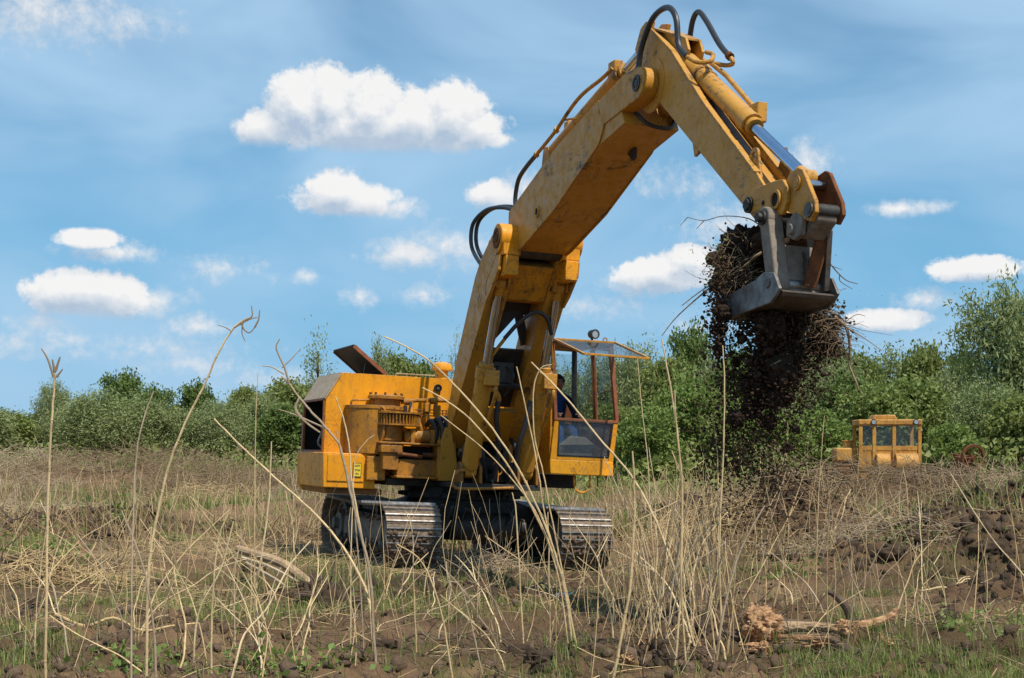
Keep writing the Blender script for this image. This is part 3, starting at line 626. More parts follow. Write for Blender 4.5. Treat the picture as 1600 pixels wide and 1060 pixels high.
b.build('control_rods', MAT['rust'], pump)
for pts in ([(-.62, -.62, 1.92), (-.60, -.78, 1.98), (-.54, -.84, 1.86), (-.54, -.84, 1.72)], [(-.54, -.62, 1.95), (-.52, -.80, 2.0), (-.47, -.88, 1.88), (-.50, -.86, 1.70)], [(-.70, -.6, 1.9), (-.68, -.74, 1.95), (-.62, -.78, 1.85), (-.62, -.78, 1.7)]):
    MB().tube(pts, .038, 10).build('pump_hose', MAT['rubber'], pump)
b = MB(); b.tube([(-.98, -.5, 2.05), (-.99, -.5, 2.15)], .03, 8, raw=True); b.tube([(-.93, -.5, 2.02), (-.92, -.5, 2.12), (-.90, -.48, 2.2)], .02, 8); b.build('filler', MAT['iron_dark'], pump)
# boom foot bracket (left) and its twin
for nm, x0, x1 in (('l', -.60, -.54), ('l', -.40, -.34), ('r', .42, .48), ('r', .62, .68)):
    b = MB(); b.prism([(-.95, 1.15), (-.93, 1.30), (-.72, 1.95), (-.55, 2.0), (-.40, 1.95), (-.20, 1.2), (-.2, 1.15)], x0, x1); b.build('foot_bracket', PB, EX, .008)
b = MB(); b.prism([(-.60, 1.15), (-.60, 1.68), (-.55, 1.87), (-.47, 1.87), (-.345, 1.30), (-.34, 1.15)], -.975, -.95, 'y'); b.build('bracket_face', PB, EX, .004)
MB().cyl((-.66, -.55, 1.78), (.74, -.55, 1.78), .075, n=20).build('foot_pin', MAT['bolt'], EX)
# --- machinery well behind the boom
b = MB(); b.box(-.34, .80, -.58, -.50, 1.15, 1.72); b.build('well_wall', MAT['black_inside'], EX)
b = MB(); b.cyl((-.05, -1.0, 1.42), (.28, -1.05, 1.30), .10, n=16); b.box(.28, .46, -1.1, -.8, 1.16, 1.42); b.cyl((-.2, -.9, 1.2), (-.2, -.9, 1.55), .11, n=18); b.box(0, .2, -1.3, -1.1, 1.16, 1.27); b.build('swing_motor', MAT['iron_dark'], EX, .006)
for pts, r, mm in (([(.0, -1.35, 1.50), (.08, -1.45, 1.42), (.16, -1.45, 1.34), (.24, -1.42, 1.34), (.28, -1.38, 1.42)], .032, 'iron_dark'), ([(.06, -1.45, 1.17), (.06, -1.45, 1.30), (.02, -1.45, 1.36), (.0, -1.45, 1.42)], .010, 'paint_orange'),
                   ([(.06, -1.45, 1.25), (.11, -1.45, 1.30), (.10, -1.45, 1.38)], .010, 'paint_orange'), ([(-.30, -1.2, 1.7), (-.26, -1.35, 1.5), (-.22, -1.3, 1.2)], .03, 'rubber'), ([(-.16, -1.1, 1.75), (-.12, -1.3, 1.55), (-.05, -1.3, 1.2)], .03, 'rubber'),
                   ([(.35, -1.1, 1.75), (.38, -1.3, 1.55), (.32, -1.3, 1.2)], .03, 'rubber'), ([(.2, -1.0, 1.7), (.22, -1.25, 1.55), (.16, -1.25, 1.2)], .025, 'rubber')):
    MB().tube(pts, r, 10).build('well_hose', MAT[mm], EX)
MB().tube([(-.46, -1.62, 1.31), (-.57, -1.63, 1.28), (-.62, -1.63, 1.18), (-.60, -1.63, 1.09), (-.52, -1.63, 1.065), (-.2, -1.63, 1.075), (.22, -1.63, 1.10)], .02, 10).build('low_pipe', PW, EX)
# --- lower boom: two box legs, cross panels, pivot ears
lb = empty('lower_boom', parent=EX)
legp = [(-.50, 1.62), (-.72, 1.60), (-1.14, 2.01), (-1.74, 2.76), (-2.34, 3.54), (-2.66, 3.98), (-2.74, 4.12), (-2.60, 4.34), (-2.40, 4.26), (-2.0, 4.01), (-1.80, 3.81), (-1.15, 2.79), (-.83, 2.03), (-.46, 1.80)]
for x0, x1 in ((-.49, -.22), (.30, .57)):
    b = MB(); b.prism(legp, x0, x1); leg_ = b.build('boom_leg', PB, lb, .006)
    b = MB(); b.prism([(-2.30, 3.70), (-2.66, 4.02), (-2.72, 4.1), (-2.36, 4.22), (-2.02, 3.90), (-2.1, 3.72), (-2.28, 3.52)], x0 - .014 if x0 < 0 else x1, x0 if x0 < 0 else x1 + .014); b.build('ear_plate', PB, leg_, .004)
    b = MB(); xo = x0 if x0 < 0 else x1
    b.prism([(-2.28, 3.44), (-2.46, 3.56), (-2.72, 3.80), (-2.74, 3.98), (-2.5, 4.0), (-2.3, 3.7)], min(xo, xo + (.02 if x0 < 0 else -.02)) - .01, max(xo, xo + (.02 if x0 < 0 else -.02)) + .01); b.build('cylinder_lug', PB, leg_, .004)
    b = MB(); b.box(x0+.05, x1-.05, -2.84, -2.46, 3.73, 3.975); b.build('cylinder_block', PO, leg_, .01)
    b = MB(); b.box(x0+.02, x1-.02, -2.81, -2.5, 3.98, 4.19); b.build('ear_block', PO, leg_, .012)
    b = MB(); b.cyl((x0-.012, -2.64, 4.20), (x1+.012, -2.64, 4.20), .185, n=36); b.build('pivot_boss', PO, leg_, .012)
    xe = x0-.012 if x0 < 0 else x1+.012
    b = MB(); b.ring((xe, -2.64, 4.20), (1, 0, 0), .13, .075, .03, 28); b.cyl((xe-.02, -2.64, 4.2), (xe+.02, -2.64, 4.2), .055, n=20); b.build('pin_cap', MAT['rust'], leg_, .003)
    b = MB(); xc = (x0+x1)/2; b.cyl((x0+.015, -2.40, 3.68), (x1-.015, -2.40, 3.68), .052, n=18); b.build('rod_pin', MAT['rust'], leg_)
    for xx in (x0+.035, x1-.065): 
        b = MB(); b.prism([(-2.30, 3.62), (-2.36, 3.60), (-2.50, 3.62), (-2.55, 3.80), (-2.30, 3.80)], xx, xx+.03); b.build('clevis_plate', PB, leg_, .004)
b = MB(); b.prism([(-2.02, 3.50), (-2.26, 3.50), (-2.58, 3.90), (-2.36, 4.00)], -.22, .30); b.build('upper_cross_panel', PF, lb, .006)
b = MB(); b.prism([(-.95, 1.74), (-1.10, 1.70), (-1.42, 2.10), (-1.26, 2.16)], -.22, .30); b.build('lower_cross_panel', PF, lb, .006)
b = MB(); b.prism([(-1.10, 2.20), (-1.13, 2.18), (-1.60, 2.92), (-1.57, 2.94)], -.22, .30); b.build('back_web', MAT['grease'], lb); b = MB(); b.prism([(-1.66, 3.40), (-1.70, 3.38), (-2.0, 3.78), (-1.97, 3.8)], -.22, .30); b.build('back_web', MAT['grease'], lb)
b = MB(); b.prism([(-1.96, 3.78), (-2.0, 3.76), (-2.46, 4.22), (-2.42, 4.25)], -.22, .30); b.build('back_web', MAT['grease'], lb)
b = MB(); b.obox((-.22, -1.62, 3.05), (.10, -1.72, 3.45), .16, .03, (0, -1, 0)); b.obox((.30, -1.62, 3.0), (.14, -1.72, 3.45), .12, .03, (0, -1, 0)); b.build('back_strut', MAT['grease'], lb)
b = MB(); b.cyl((-.22, -1.55, 2.45), (.30, -1.55, 2.45), .05, n=14); b.box(-.12, .16, -1.62, -1.45, 2.48, 2.75); b.build('inner_valve', MAT['grease'], lb, .006)
for pts in ([(-.05, -1.6, 2.7), (-.12, -1.7, 2.6), (-.10, -1.7, 2.4), (-.04, -1.6, 2.3)], [(.05, -1.6, 2.7), (.12, -1.72, 2.6), (.10, -1.7, 2.45), (.05, -1.6, 2.3)]):
    MB().tube(pts, .018, 8).build('inner_hose', MAT['rubber'], lb)
# --- boom cylinders
def ram(name, x, base, pin, rb, rr, split, mat, rodmat, eye=.07, parent=EX, gland=True):
    c = empty(name, parent=parent); p0 = Vector((x, *base)); p1 = Vector((x, *pin)); d = p1 - p0; t = d.normalized(); ps = p0 + d*split
    b = MB(); b.cyl(p0 + t*.05, ps, rb, n=28); b.cyl(p0, p0 + t*.08, rb*.8, rb, n=28); b.build('barrel', mat, c, .004)
    b = MB(); b.cyl(ps - t*.14, ps + t*.02, rb*1.12, n=28); b.cyl(ps + t*.02, ps + t*.08, rb*.85, n=28); b.build('gland', mat, c, .004)
    MB().cyl(ps, p1 - t*.06, rr, n=24).build('rod', rodmat, c)
    b = MB(); b.cyl(p1 - t*.16, p1 - t*.04, rr*1.05, rr*1.25, n=20); b.cyl(p1 + Vector((-eye, 0, 0)), p1 + Vector((eye, 0, 0)), rr*1.5, n=24); b.build('rod_eye', mat, c, .004)
    b = MB(); b.cyl(p0 + Vector((-eye*1.3, 0, 0)), p0 + Vector((eye*1.3, 0, 0)), rb*.85, n=24); b.build('base_eye', mat, c, .004)
    return c, p0, p1, t, ps
for x in (-.355, .435):
    c, p0, p1, t, ps = ram('boom_cylinder', x, (-1.47, 1.30), (-2.40, 3.68), .112, .056, .555, PB, MAT['chrome'], .06)
    b = MB(); b.box(x-.04, x+.14, ps.y-.16, ps.y-.04, ps.z-.22, ps.z-.02); b.build('port_block', PB, c, .008)
    b = MB(); b.tube([p0 + Vector((.11, -.09, .18)), p0 + Vector((.115, -.12, .4)), ps + Vector((.10, -.12, -.35)), ps + Vector((.10, -.10, -.2))], .026, 8); b.build('side_pipe', PB, c)
    b = MB(); b.prism([(-1.30, 1.14), (-1.60, 1.14), (-1.58, 1.36), (-1.47, 1.42), (-1.36, 1.36)], x-.15, x-.11); b.prism([(-1.30, 1.14), (-1.60, 1.14), (-1.58, 1.36), (-1.47, 1.42), (-1.36, 1.36)], x+.11, x+.15); b.build('base_bracket', PD, c, .005)
MB().tube([(-.30, -1.98, 2.50), (-.30, -2.02, 2.74), (-.27, -2.07, 2.84), (-.15, -2.14, 3.03)], .024, 8).build('loop_pipe', PB, EX)
MB().tube([(-.17, -2.13, 3.01), (-.02, -2.25, 3.22), (.16, -2.32, 3.36), (.33, -2.30, 3.30), (.44, -2.22, 3.10)], .027, 10).build('loop_hose', MAT['rubber'], EX)
MB().tube([(.435, -2.22, 3.12), (.48, -2.14, 2.95), (.54, -2.04, 2.68)], .018, 8).build('loop_pipe', PB, EX)
MB().tube([(-.365, -1.72, 1.95), (-.34, -1.82, 2.20), (-.28, -1.84, 2.34), (-.18, -1.84, 2.36), (-.11, -1.83, 2.28), (-.105, -1.82, 2.20)], .030, 10).build('bent_pipe', PB, EX)
MB().tube([(-.105, -1.82, 2.22), (-.12, -1.80, 2.0), (-.07, -1.75, 1.8), (-.02, -1.65, 1.5), (-.02, -1.5, 1.2)], .034, 10).build('feed_hose', MAT['rubber'], EX)
MB().tube([(.545, -1.98, 2.50), (.42, -1.98, 2.50), (.33, -1.96, 2.42), (.30, -1.93, 2.22)], .026, 8).build('bent_pipe', PB, EX)
MB().tube([(.30, -1.93, 2.25), (.25, -1.88, 1.9), (.20, -1.8, 1.65), (.22, -1.6, 1.25)], .034, 10).build('feed_hose', MAT['rubber'], EX)
# --- upper boom
ub = empty('upper_boom', parent=EX)
b = MB(); b.prism([(-2.44, 4.55), (-3.95, 5.06), (-5.2, 5.34), (-5.62, 5.36), (-5.86, 4.97), (-5.20, 4.86), (-4.0, 4.38), (-2.96, 4.08), (-2.66, 4.02), (-2.46, 4.16)], -.275, .355); b.build('box_section', PB, ub, .008)
for x0, x1 in ((-.292, -.275), (.355, .372)):
    b = MB(); b.prism([(-2.44, 4.57), (-3.95, 5.08), (-5.18, 5.36), (-5.22, 5.22), (-5.36, 5.06), (-5.26, 4.90), (-5.18, 4.85), (-4.0, 4.36), (-2.98, 4.06), (-2.66, 4.0), (-2.46, 4.16)], x0, x1); b.build('side_plate', PB, ub, .003)
for x0, x1 in ((-.29, -.12), (.20, .37)):
    ar = [(-6.16 + .165*math.cos(a), 5.31 + .165*math.sin(a)) for a in np.linspace(R(262), R(80), 12)]
    b = MB(); b.prism([(-5.15, 5.345), (-5.32, 5.06), (-5.7, 5.10)] + ar + [(-5.9, 5.49)], x0, x1); b.build('fork', PB, ub, .008)
    xe = x0 if x0 < 0 else x1
    b = MB(); b.ring((xe, -6.16, 5.31), (1, 0, 0), .085, .055, .03, 28); b.cyl((xe-.012, -6.16, 5.31), (xe+.012, -6.16, 5.31), .04, n=16); b.build('fork_pin', MAT['grease'], ub, .002)
for xe in (-.294, .374):
    b = MB(); b.ring((xe, -3.47, 4.42), (1, 0, 0), .072, .045, .03, 24); b.build('bore_ring', PB, ub)
    MB().cyl((xe-.004, -3.47, 4.42), (xe+.004, -3.47, 4.42), .046, n=20).build('bore', MAT['black_inside'], ub)
b = MB(); b.cyl((-.285, -2.64, 4.20), (.365, -2.64, 4.20), .22, n=32); b.build('pivot_hub', MAT['grease'], ub)
b = MB(); b.prism([(-2.7, 4.50), (-2.85, 4.66), (-3.0, 4.80), (-3.1, 4.78), (-3.0, 4.66)], -.10, -.06); b.prism([(-3.35, 4.84), (-3.5, 5.06), (-3.65, 5.08), (-3.75, 4.97)], -.08, -.04); b.build('top_lug', PB, ub)
b = MB(); b.prism([(-5.1, 4.86), (-5.25, 4.74), (-5.32, 4.76), (-5.3, 4.9)], .1, .13); b.build('bottom_lug', MAT['iron_dark'], ub)
b = MB(); b.tube([(-.14, -5.78, 5.14), (-.06, -5.90, 5.0), (.06, -5.93, 4.955), (.22, -5.92, 4.965), (.33, -5.80, 5.10)], .022, 8); b.build('weld_hose', MAT['grease'], ub)
# stick cylinder on the upper boom
c, p0, p1, t, ps = ram('stick_cylinder', .0, (-3.15, 5.19), (-5.88, 5.86), .105, .06, .74, PB, MAT['chrome'], .06)
b = MB(); b.prism([(-3.0, 4.72), (-3.1, 5.28), (-3.25, 5.26), (-3.45, 4.86)], -.11, -.07); b.prism([(-3.0, 4.72), (-3.1, 5.28), (-3.25, 5.26), (-3.45, 4.86)], .07, .11); b.build('base_bracket', PB, c, .004)
b = MB(); b.box(-.12, -.02, ps.y-.02, ps.y+.16, ps.z-.02, ps.z+.14); b.build('port_block', PB, c, .008)
b = MB(); b.box(-.06, .02, -3.75, -3.62, 5.36, 5.48); b.build('port_cap', PB, c, .006)
MB().tube([(-.2, -3.75, 5.35), (-.2, -4.2, 5.52), (-.2, -4.55, 5.60), (-.2, -5.05, 5.64), (-.15, -5.2, 5.72)], .022, 8, k=4).build('supply_pipe', PB, c)
MB().tube([(-.2, -3.10, 5.18), (-.2, -3.45, 5.27), (-.2, -3.78, 5.36)], .022, 8).build('supply_pipe', PB, c)
MB().tube([(-.2, -2.44, 4.62), (-.2, -2.41, 4.78), (-.2, -2.50, 4.98), (-.2, -2.75, 5.09), (-.2, -3.14, 5.19)], .028, 10).build('supply_hose', MAT['rubber'], c)
for y, z in ((-3.75, 5.35), (-3.12, 5.185)): MB().ring((-.2, y, z), (0, -.9, .4), .036, .02, .05, 14).build('pipe_clamp', PB, c)
MB().obox((-.2, -3.95, 5.42), (-.08, -4.15, 5.42), .02, .02).build('pipe_stay', PB, c)
for dx, q in ((0, 0), (.07, .02)):
    MB().tube([(-.16+dx, -2.38, 4.60+q), (-.22+dx, -2.05, 4.70+q), (-.32+dx, -1.68, 4.72+q), (-.38+dx, -1.36, 4.62+q), (-.40+dx, -1.28, 4.45+q), (-.40+dx, -1.38, 4.22+q), (-.36+dx, -1.72, 3.95)], .027, 10).build('ear_hose', MAT['rubber'], ub)
MB().cyl((-.16, -2.46, 4.60), (-.16, -2.30, 4.60), .036, n=12).build('hose_fitting', MAT['rust'], ub)
# --- stick
st = empty('stick', parent=EX)
stp = [(-5.86, 5.95), (-6.07, 5.92), (-6.59, 5.55), (-7.32, 4.87), (-8.35, 4.03), (-8.50, 3.88), (-8.60, 3.62), (-8.50, 3.55), (-8.35, 3.62), (-6.36, 5.08), (-6.10, 5.16), (-5.86, 5.58)]
sti = [(-5.88, 5.80), (-6.10, 5.80), (-6.55, 5.49), (-7.28, 4.80), (-8.30, 3.97), (-8.46, 3.86), (-8.57, 3.63), (-8.50, 3.57), (-8.36, 3.64), (-6.37, 5.10), (-6.12, 5.18), (-5.88, 5.58)]
for x0, x1 in ((-.115, -.085), (.165, .195)):
    b = MB(); b.prism(stp, x0, x1); b.build('side_plate', PS, st, .004)
b = MB(); b.prism(sti, -.084, .164); b.build('box_section', PS, st)
b = MB()
for x0, x1 in ((-.135, -.07), (.15, .215)):
    for (a, c2) in zip(stp[1:4], stp[2:5]): b.obox((( x0+x1)/2, a[0], a[1]), ((x0+x1)/2, c2[0], c2[1]), x1-x0, .02)
b.build('top_flange', PS, st, .003)
b = MB(); b.add([(-.12, -5.87, 5.955), (.20, -5.87, 5.955), (.20, -6.10, 5.92), (-.12, -6.10, 5.92), (.13, -6.72, 5.66), (-.02, -6.72, 5.66), (-.12, -5.87, 5.935), (.20, -5.87, 5.935), (.20, -6.10, 5.90), (-.12, -6.10, 5.90), (.13, -6.72, 5.64), (-.02, -6.72, 5.64)],
        [(0,1,2,3),(3,2,4,5),(9,8,7,6),(11,10,8,9),(0,6,7,1),(1,7,8,2),(2,8,10,4),(4,10,11,5),(5,11,9,3),(3,9,6,0)]); b.build('head_plate', PS, st)
for xx in (-.045, .105):
    b = MB(); b.prism([(-6.0, 5.9), (-6.45, 5.78), (-6.72, 5.66), (-6.80, 5.52), (-6.74, 5.40), (-6.55, 5.36), (-6.3, 5.6)], xx, xx+.03); b.build('head_lug', PS, st, .004)
b = MB(); b.prism([(-5.80, 5.99), (-5.92, 6.03), (-6.08, 5.99), (-6.0, 5.78), (-5.78, 5.68), (-5.68, 5.80)], .07, .11); b.prism([(-5.80, 5.99), (-5.92, 6.03), (-6.08, 5.99), (-6.0, 5.78), (-5.78, 5.68), (-5.68, 5.80)], -.11, -.07); b.build('rear_lug', PS, st, .006)
b = MB(); b.cyl((-.12, -6.16, 5.31), (-.10, -6.16, 5.31), .28, n=40); b.build('hub_disc', PS, st, .004)
b = MB(); b.prism([(-7.0, 4.56), (-7.05, 4.42), (-7.12, 4.44), (-7.14, 4.52)], -.06, -.03); b.build('eye_lug', PS, st)
b = MB(); b.box(.005, .085, 0, 1.25, -.004, .0); b.xf(Matrix.Translation((0, -7.30, 4.83)) @ Matrix.Rotation(math.atan2(4.80-3.97, 1.02), 4, 'X') @ Matrix.Translation((0, -1.05, 0))); 
b.build('dark_strip', MAT['bucket_steel'], st)  # dark strip along the stick top below the bucket cylinder
for xx in (-.06,): 
    b = MB(); b.ring((xx, -8.22, 4.20), (1, 0, 0), .075, .035, .025, 20); b.prism([(-8.15, 4.18), (-8.30, 4.18), (-8.36, 3.98), (-8.20, 4.05)], xx-.012, xx+.012); b.build('top_eye', PS, st)
b = MB(); b.prism([(-8.25, 4.12), (-8.35, 4.28), (-8.40, 4.12), (-8.44, 4.2), (-8.46, 3.95)], .16, .19); b.build('hose_guard', PD, st)
c, p0, p1, t, ps = ram('bucket_cylinder', .04, (-6.60, 5.47), (-8.95, 3.88), .097, .052, .58, PS, MAT['chrome_sky_tint'], .05)
b = MB(); b.box(.06, .16, ps.y-.06, ps.y+.10, ps.z+.02, ps.z+.20); b.build('port_block', PS, c, .008)
MB().tube([(.12, -6.98, 5.36), (.12, -7.3, 5.16), (.12, ps.y+.05, ps.z+.14)], .024, 8, raw=True).build('supply_pipe', PS, c)
MB().tube([(.16, -7.30, 5.34), (.17, -7.32, 5.28), (.16, -7.20, 5.29), (.12, -6.99, 5.36)], .022, 8).build('supply_pipe', PS, c)
for s_ in (.25, .33): MB().ring(p0 + (ps-p0)*(s_ + .02), t, .106, .09, .02, 28).build('barrel_band', PS, c)
MB().tube([(-.2, -5.98, 5.50), (-.2, -6.06, 5.74), (-.2, -6.30, 5.95), (-.2, -6.62, 5.96), (-.2, -6.82, 5.80), (-.19, -6.88, 5.52), (-.17, -7.02, 5.38)], .030, 10).build('stick_hose', MAT['rubber'], c)
MB().tube([(-.17, -7.00, 5.39), (-.12, -7.14, 5.30), (-.02, -7.22, 5.30), (.06, -7.12, 5.40), (.06, -6.98, 5.46)], .022, 8).build('hose_pipe', PS, c)
MB().tube([(.21, -6.30, 5.74), (.2, -6.38, 5.95), (.2, -6.50, 6.01), (.2, -6.68, 5.87), (.19, -7.0, 5.55), (.16, -7.28, 5.35)], .028, 10).build('stick_hose', MAT['rubber'], c)
MB().ring((.16, -7.27, 5.36), (0, -.75, -.55), .04, .02, .05, 12).build('hose_nut', MAT['rust'], c)
# --- linkage at the stick end
lk = empty('bucket_linkage', parent=EX)
for x0, x1 in ((-.185, -.15), (.20, .235)):
    b = MB(); b.prism([(-8.32, 3.80), (-8.37, 3.66), (-8.94, 3.56), (-9.01, 3.66), (-9.0, 3.78), (-8.92, 3.86), (-8.80, 3.87), (-8.45, 3.86)], x0, x1); b.build('stick_bracket', PB, lk, .006)
    xe = x0 if x0 < 0 else x1
    b = MB(); b.ring((xe, -8.84, 3.70), (1, 0, 0), .085, .06, .05, 28); b.build('bracket_ring', PB, lk)
    MB().cyl((xe-.01, -8.84, 3.70), (xe+.01, -8.84, 3.70), .06, n=20).build('bracket_bore', MAT['black_inside'], lk)
    b = MB(); b.cyl((xe-.04, -8.38, 3.73), (xe+.04, -8.38, 3.73), .05, n=6); b.ring((xe, -8.38, 3.73), (1, 0, 0), .07, .04, .04, 20); b.build('bracket_bolt', MAT['iron_dark'], lk)
    b = MB(); b.cyl((xe-.005, -8.62, 3.71), (xe+.005, -8.62, 3.71), .022, n=12); b.build('bracket_hole', MAT['black_inside'], lk)
MB().cyl((-.15, -8.84, 3.70), (.20, -8.84, 3.70), .075, n=24).build('cross_tube', PB, lk)
for x0, x1, mm in ((-.15, -.11, PB), (.105, .14, MAT['rust'])):
    b = MB(); b.prism([(-8.88, 3.80), (-8.96, 3.90), (-9.10, 3.93), (-9.17, 3.90), (-9.37, 3.62), (-9.39, 3.52), (-9.32, 3.45), (-9.06, 3.54), (-8.90, 3.62)], x0, x1); b.build('link_plate', mm, lk, .006)
    xe = x0 if x0 < 0 else x1
    for (y, z, mm2) in ((-9.10, 3.80, PB), (-9.30, 3.55, MAT['bolt'])):
        b = MB(); b.ring((xe, y, z), (1, 0, 0), .062, .036, .03, 20); b.cyl((xe-.02, y, z), (xe+.02, y, z), .038, n=16); b.build('link_pin', mm2, lk)
MB().cyl((-.11, -9.10, 3.80), (.11, -9.10, 3.80), .042, n=18).build('link_shaft', MAT['chrome'], lk)
MB().cyl((-.11, -9.30, 3.55), (.11, -9.30, 3.55), .06, n=18).build('link_shaft', MAT['iron_dark'], lk)
b = MB(); b.prism([(-9.35, 3.56), (-9.26, 3.62), (-9.06, 3.56), (-8.98, 3.46), (-9.06, 3.36), (-9.14, 3.34), (-9.33, 3.46)], -.10, .10); b.build('push_link', MAT['frame_dust'], lk, .015)
b = MB(); b.prism([(-9.10, 3.56), (-8.98, 3.50), (-8.98, 3.38), (-9.10, 3.33), (-9.2, 3.36), (-9.22, 3.5)], -.165, -.115); b.cyl((-.20, -9.08, 3.42), (.16, -9.08, 3.42), .045, n=16); b.build('push_pin', MAT['frame_dust'], lk, .006)
# --- bucket
bk = empty('bucket', (.08, -.12, 0), parent=EX)
b = MB(); b.obox((-.285, -8.66, 3.58), (-.285, -8.84, 2.93), .135, .15, (0, -1, 0)); b.cyl((-.352, -8.66, 3.55), (-.218, -8.66, 3.55), .095, n=24); b.cyl((-.352, -8.835, 2.98), (-.218, -8.835, 2.98), .08, n=20); b.build('bucket_arm', MAT['bucket_arm'], bk, .012)
b = MB(); b.obox((.115, -8.66, 3.58), (.125, -8.84, 2.93), .06, .15, (0, -1, 0)); b.cyl((.085, -8.66, 3.55), (.145, -8.66, 3.55), .095, n=24); b.build('bucket_arm', MAT['bucket_arm'], bk, .012)
b = MB(); b.cyl((-.377, -8.66, 3.55), (-.352, -8.66, 3.55), .06, n=20); b.cyl((-.415, -8.66, 3.55), (-.377, -8.66, 3.55), .042, n=8); b.cyl((-.218, -8.66, 3.55), (.085, -8.66, 3.55), .065, n=24); b.build('bucket_pin', MAT['iron_dark'], bk, .005)
b = MB(); b.cyl((-.395, -8.835, 2.98), (-.352, -8.835, 2.98), .045, n=6); b.cyl((-.366, -8.835, 2.98), (-.353, -8.835, 2.98), .06, n=16); b.build('arm_bolt', MAT['bolt'], bk, .003)
MB().cyl((-.218, -8.84, 2.985), (.10, -8.84, 2.985), .045, n=24).build('cross_bar', MAT['worn_steel'], bk)
b = MB(); b.prism([(-9.0, 2.90), (-8.98, 2.87), (-8.88, 2.835), (-8.05, 2.745), (-8.03, 2.765), (-8.86, 2.86), (-8.96, 2.92)], -.335, .165); b.build('floor_plate', MAT['bucket_steel'], bk)
for x0, x1 in ((-.385, -.355), (.165, .19)):
    b = MB(); b.prism([(-9.02, 2.92), (-8.96, 2.86), (-8.88, 2.815), (-8.10, 2.735), (-7.98, 2.80), (-7.90, 2.92), (-8.30, 2.97), (-8.62, 3.03), (-8.76, 3.08), (-8.92, 3.06)], x0, x1); b.build('side_plate', MAT['bucket_bright'], bk, .004)
b = MB(); b.prism([(-8.88, 2.90), (-8.86, 2.90), (-8.77, 3.32), (-8.79, 3.32)], -.218, .085); b.build('back_sheet', MAT['bucket_arm'], bk)
b = MB(); b.obox((.03, -9.02, 3.46), (-.04, -8.92, 2.97), .12, .03, (0, -1, 0)); b.build('brace', MAT['rust'], bk, .004)
b = MB(); b.obox((.05, -9.0, 3.44), (.12, -8.87, 2.96), .05, .12, (0, -1, 0)); b.build('brace', MAT['bucket_steel'], bk, .004)
b = MB(); b.prism([(-8.83, 2.93), (-8.9, 3.2), (-8.8, 3.28), (-8.76, 2.95)], -.05, -.03); b.build('gusset', MAT['bucket_steel'], bk, .003)
# --- cab
cab = empty('cab', parent=EX); RF = MAT['rust_frame']
b = MB(); b.prism([(-1.46, 1.30), (-1.44, 1.50), (-.05, 1.50), (-.05, 1.30)], .80, 1.73); b.build('floor_box', PO, cab, .012)
b = MB(); b.prism([(.80, 1.50), (.80, 2.07), (1.78, 2.07), (1.73, 1.50)], -1.44, -1.40, 'y')
# lower front frame with rounded window opening: built as four strips
b = MB()
b.prism([(.80, 1.50), (.90, 1.50), (.905, 2.03), (.845, 2.03)], -1.43, -1.39, 'y'); b.prism([(1.66, 1.50), (1.73, 1.50), (1.78, 2.03), (1.715, 2.03)], -1.43, -1.39, 'y')
b.prism([(.90, 1.50), (1.66, 1.50), (1.66, 1.545), (.90, 1.545)], -1.43, -1.39, 'y'); b.build('front_frame', PO, cab, .004)
b = MB(); b.box(.835, 1.785, -1.44, -1.385, 2.03, 2.065); b.build('front_rail', MAT['rust_frame'], cab, .004)
b = MB(); b.prism([(.90, 1.545), (1.66, 1.545), (1.715, 2.03), (.905, 2.03)], -1.412, -1.404, 'y'); b.build('lower_pane', MAT['glass_dusty'], cab)
b = MB(); b.tube([(.91, -1.43, 1.56), (1.65, -1.43, 1.56), (1.70, -1.43, 2.02), (.915, -1.43, 2.02), (.91, -1.43, 1.56)], .012, 6, raw=True); b.build('window_seal', MAT['rubber'], cab)
for (a, c2, w, d, mm) in (((.86, -1.41, 2.06), (.795, -1.36, 3.09), .05, .06, RF), ((1.765, -1.41, 2.06), (1.655, -1.36, 3.09), .055, .06, RF), ((.82, -.05, 1.3), (.80, -.05, 3.09), .06, .06, RF), ((1.73, -.05, 1.3), (1.66, -.05, 3.09), .07, .05, MAT['iron_dark']),
                         ((1.76, -.68, 2.06), (1.67, -.68, 3.09), .035, .06, PO), ((1.755, -.74, 2.06), (1.665, -.74, 3.09), .04, .045, RF), ((.82, -.70, 1.5), (.80, -.70, 3.09), .05, .05, RF)):
    b = MB(); b.obox(a, c2, w, d, (0, 1, 0)); b.build('post', mm, cab, .006)
for (pts, mm) in (([(.845, -1.40, 2.08), (.785, -1.35, 3.08), (.785, -.73, 3.08), (.80, -.73, 2.08)], 'glass'), ([(1.765, -.66, 2.1), (1.675, -.66, 3.06), (1.665, -.08, 3.06), (1.735, -.08, 2.1)], 'glass'), ([(.85, -.04, 2.3), (1.70, -.04, 2.3), (1.64, -.04, 3.05), (.83, -.04, 3.05)], 'glass'),
                  ([(1.775, -1.38, 2.08), (1.68, -1.33, 3.06), (1.685, -.78, 3.06), (1.765, -.78, 2.08)], 'glass')):
    c0 = sum((Vector(p) for p in pts), Vector())/4; nrm = (Vector(pts[1])-Vector(pts[0])).cross(Vector(pts[2])-Vector(pts[0])).normalized()*.003
    b = MB(); b.add([Vector(p)+nrm for p in pts] + [Vector(p)-nrm for p in pts], [(0,1,2,3),(7,6,5,4),(0,4,5,1),(1,5,6,2),(2,6,7,3),(3,7,4,0)]); b.build('window_pane', MAT[mm], cab)
b = MB(); b.box(.80, 1.73, -.055, -.02, 1.5, 2.3); b.build('rear_wall', RF, cab)
b = MB(); b.box(1.715, 1.755, -1.39, -.08, 1.50, 2.06); b.build('door_panel', RF, cab, .004)
b = MB(); b.box(.80, .835, -1.39, -.08, 1.50, 2.20); b.build('side_panel', PO, cab, .004)
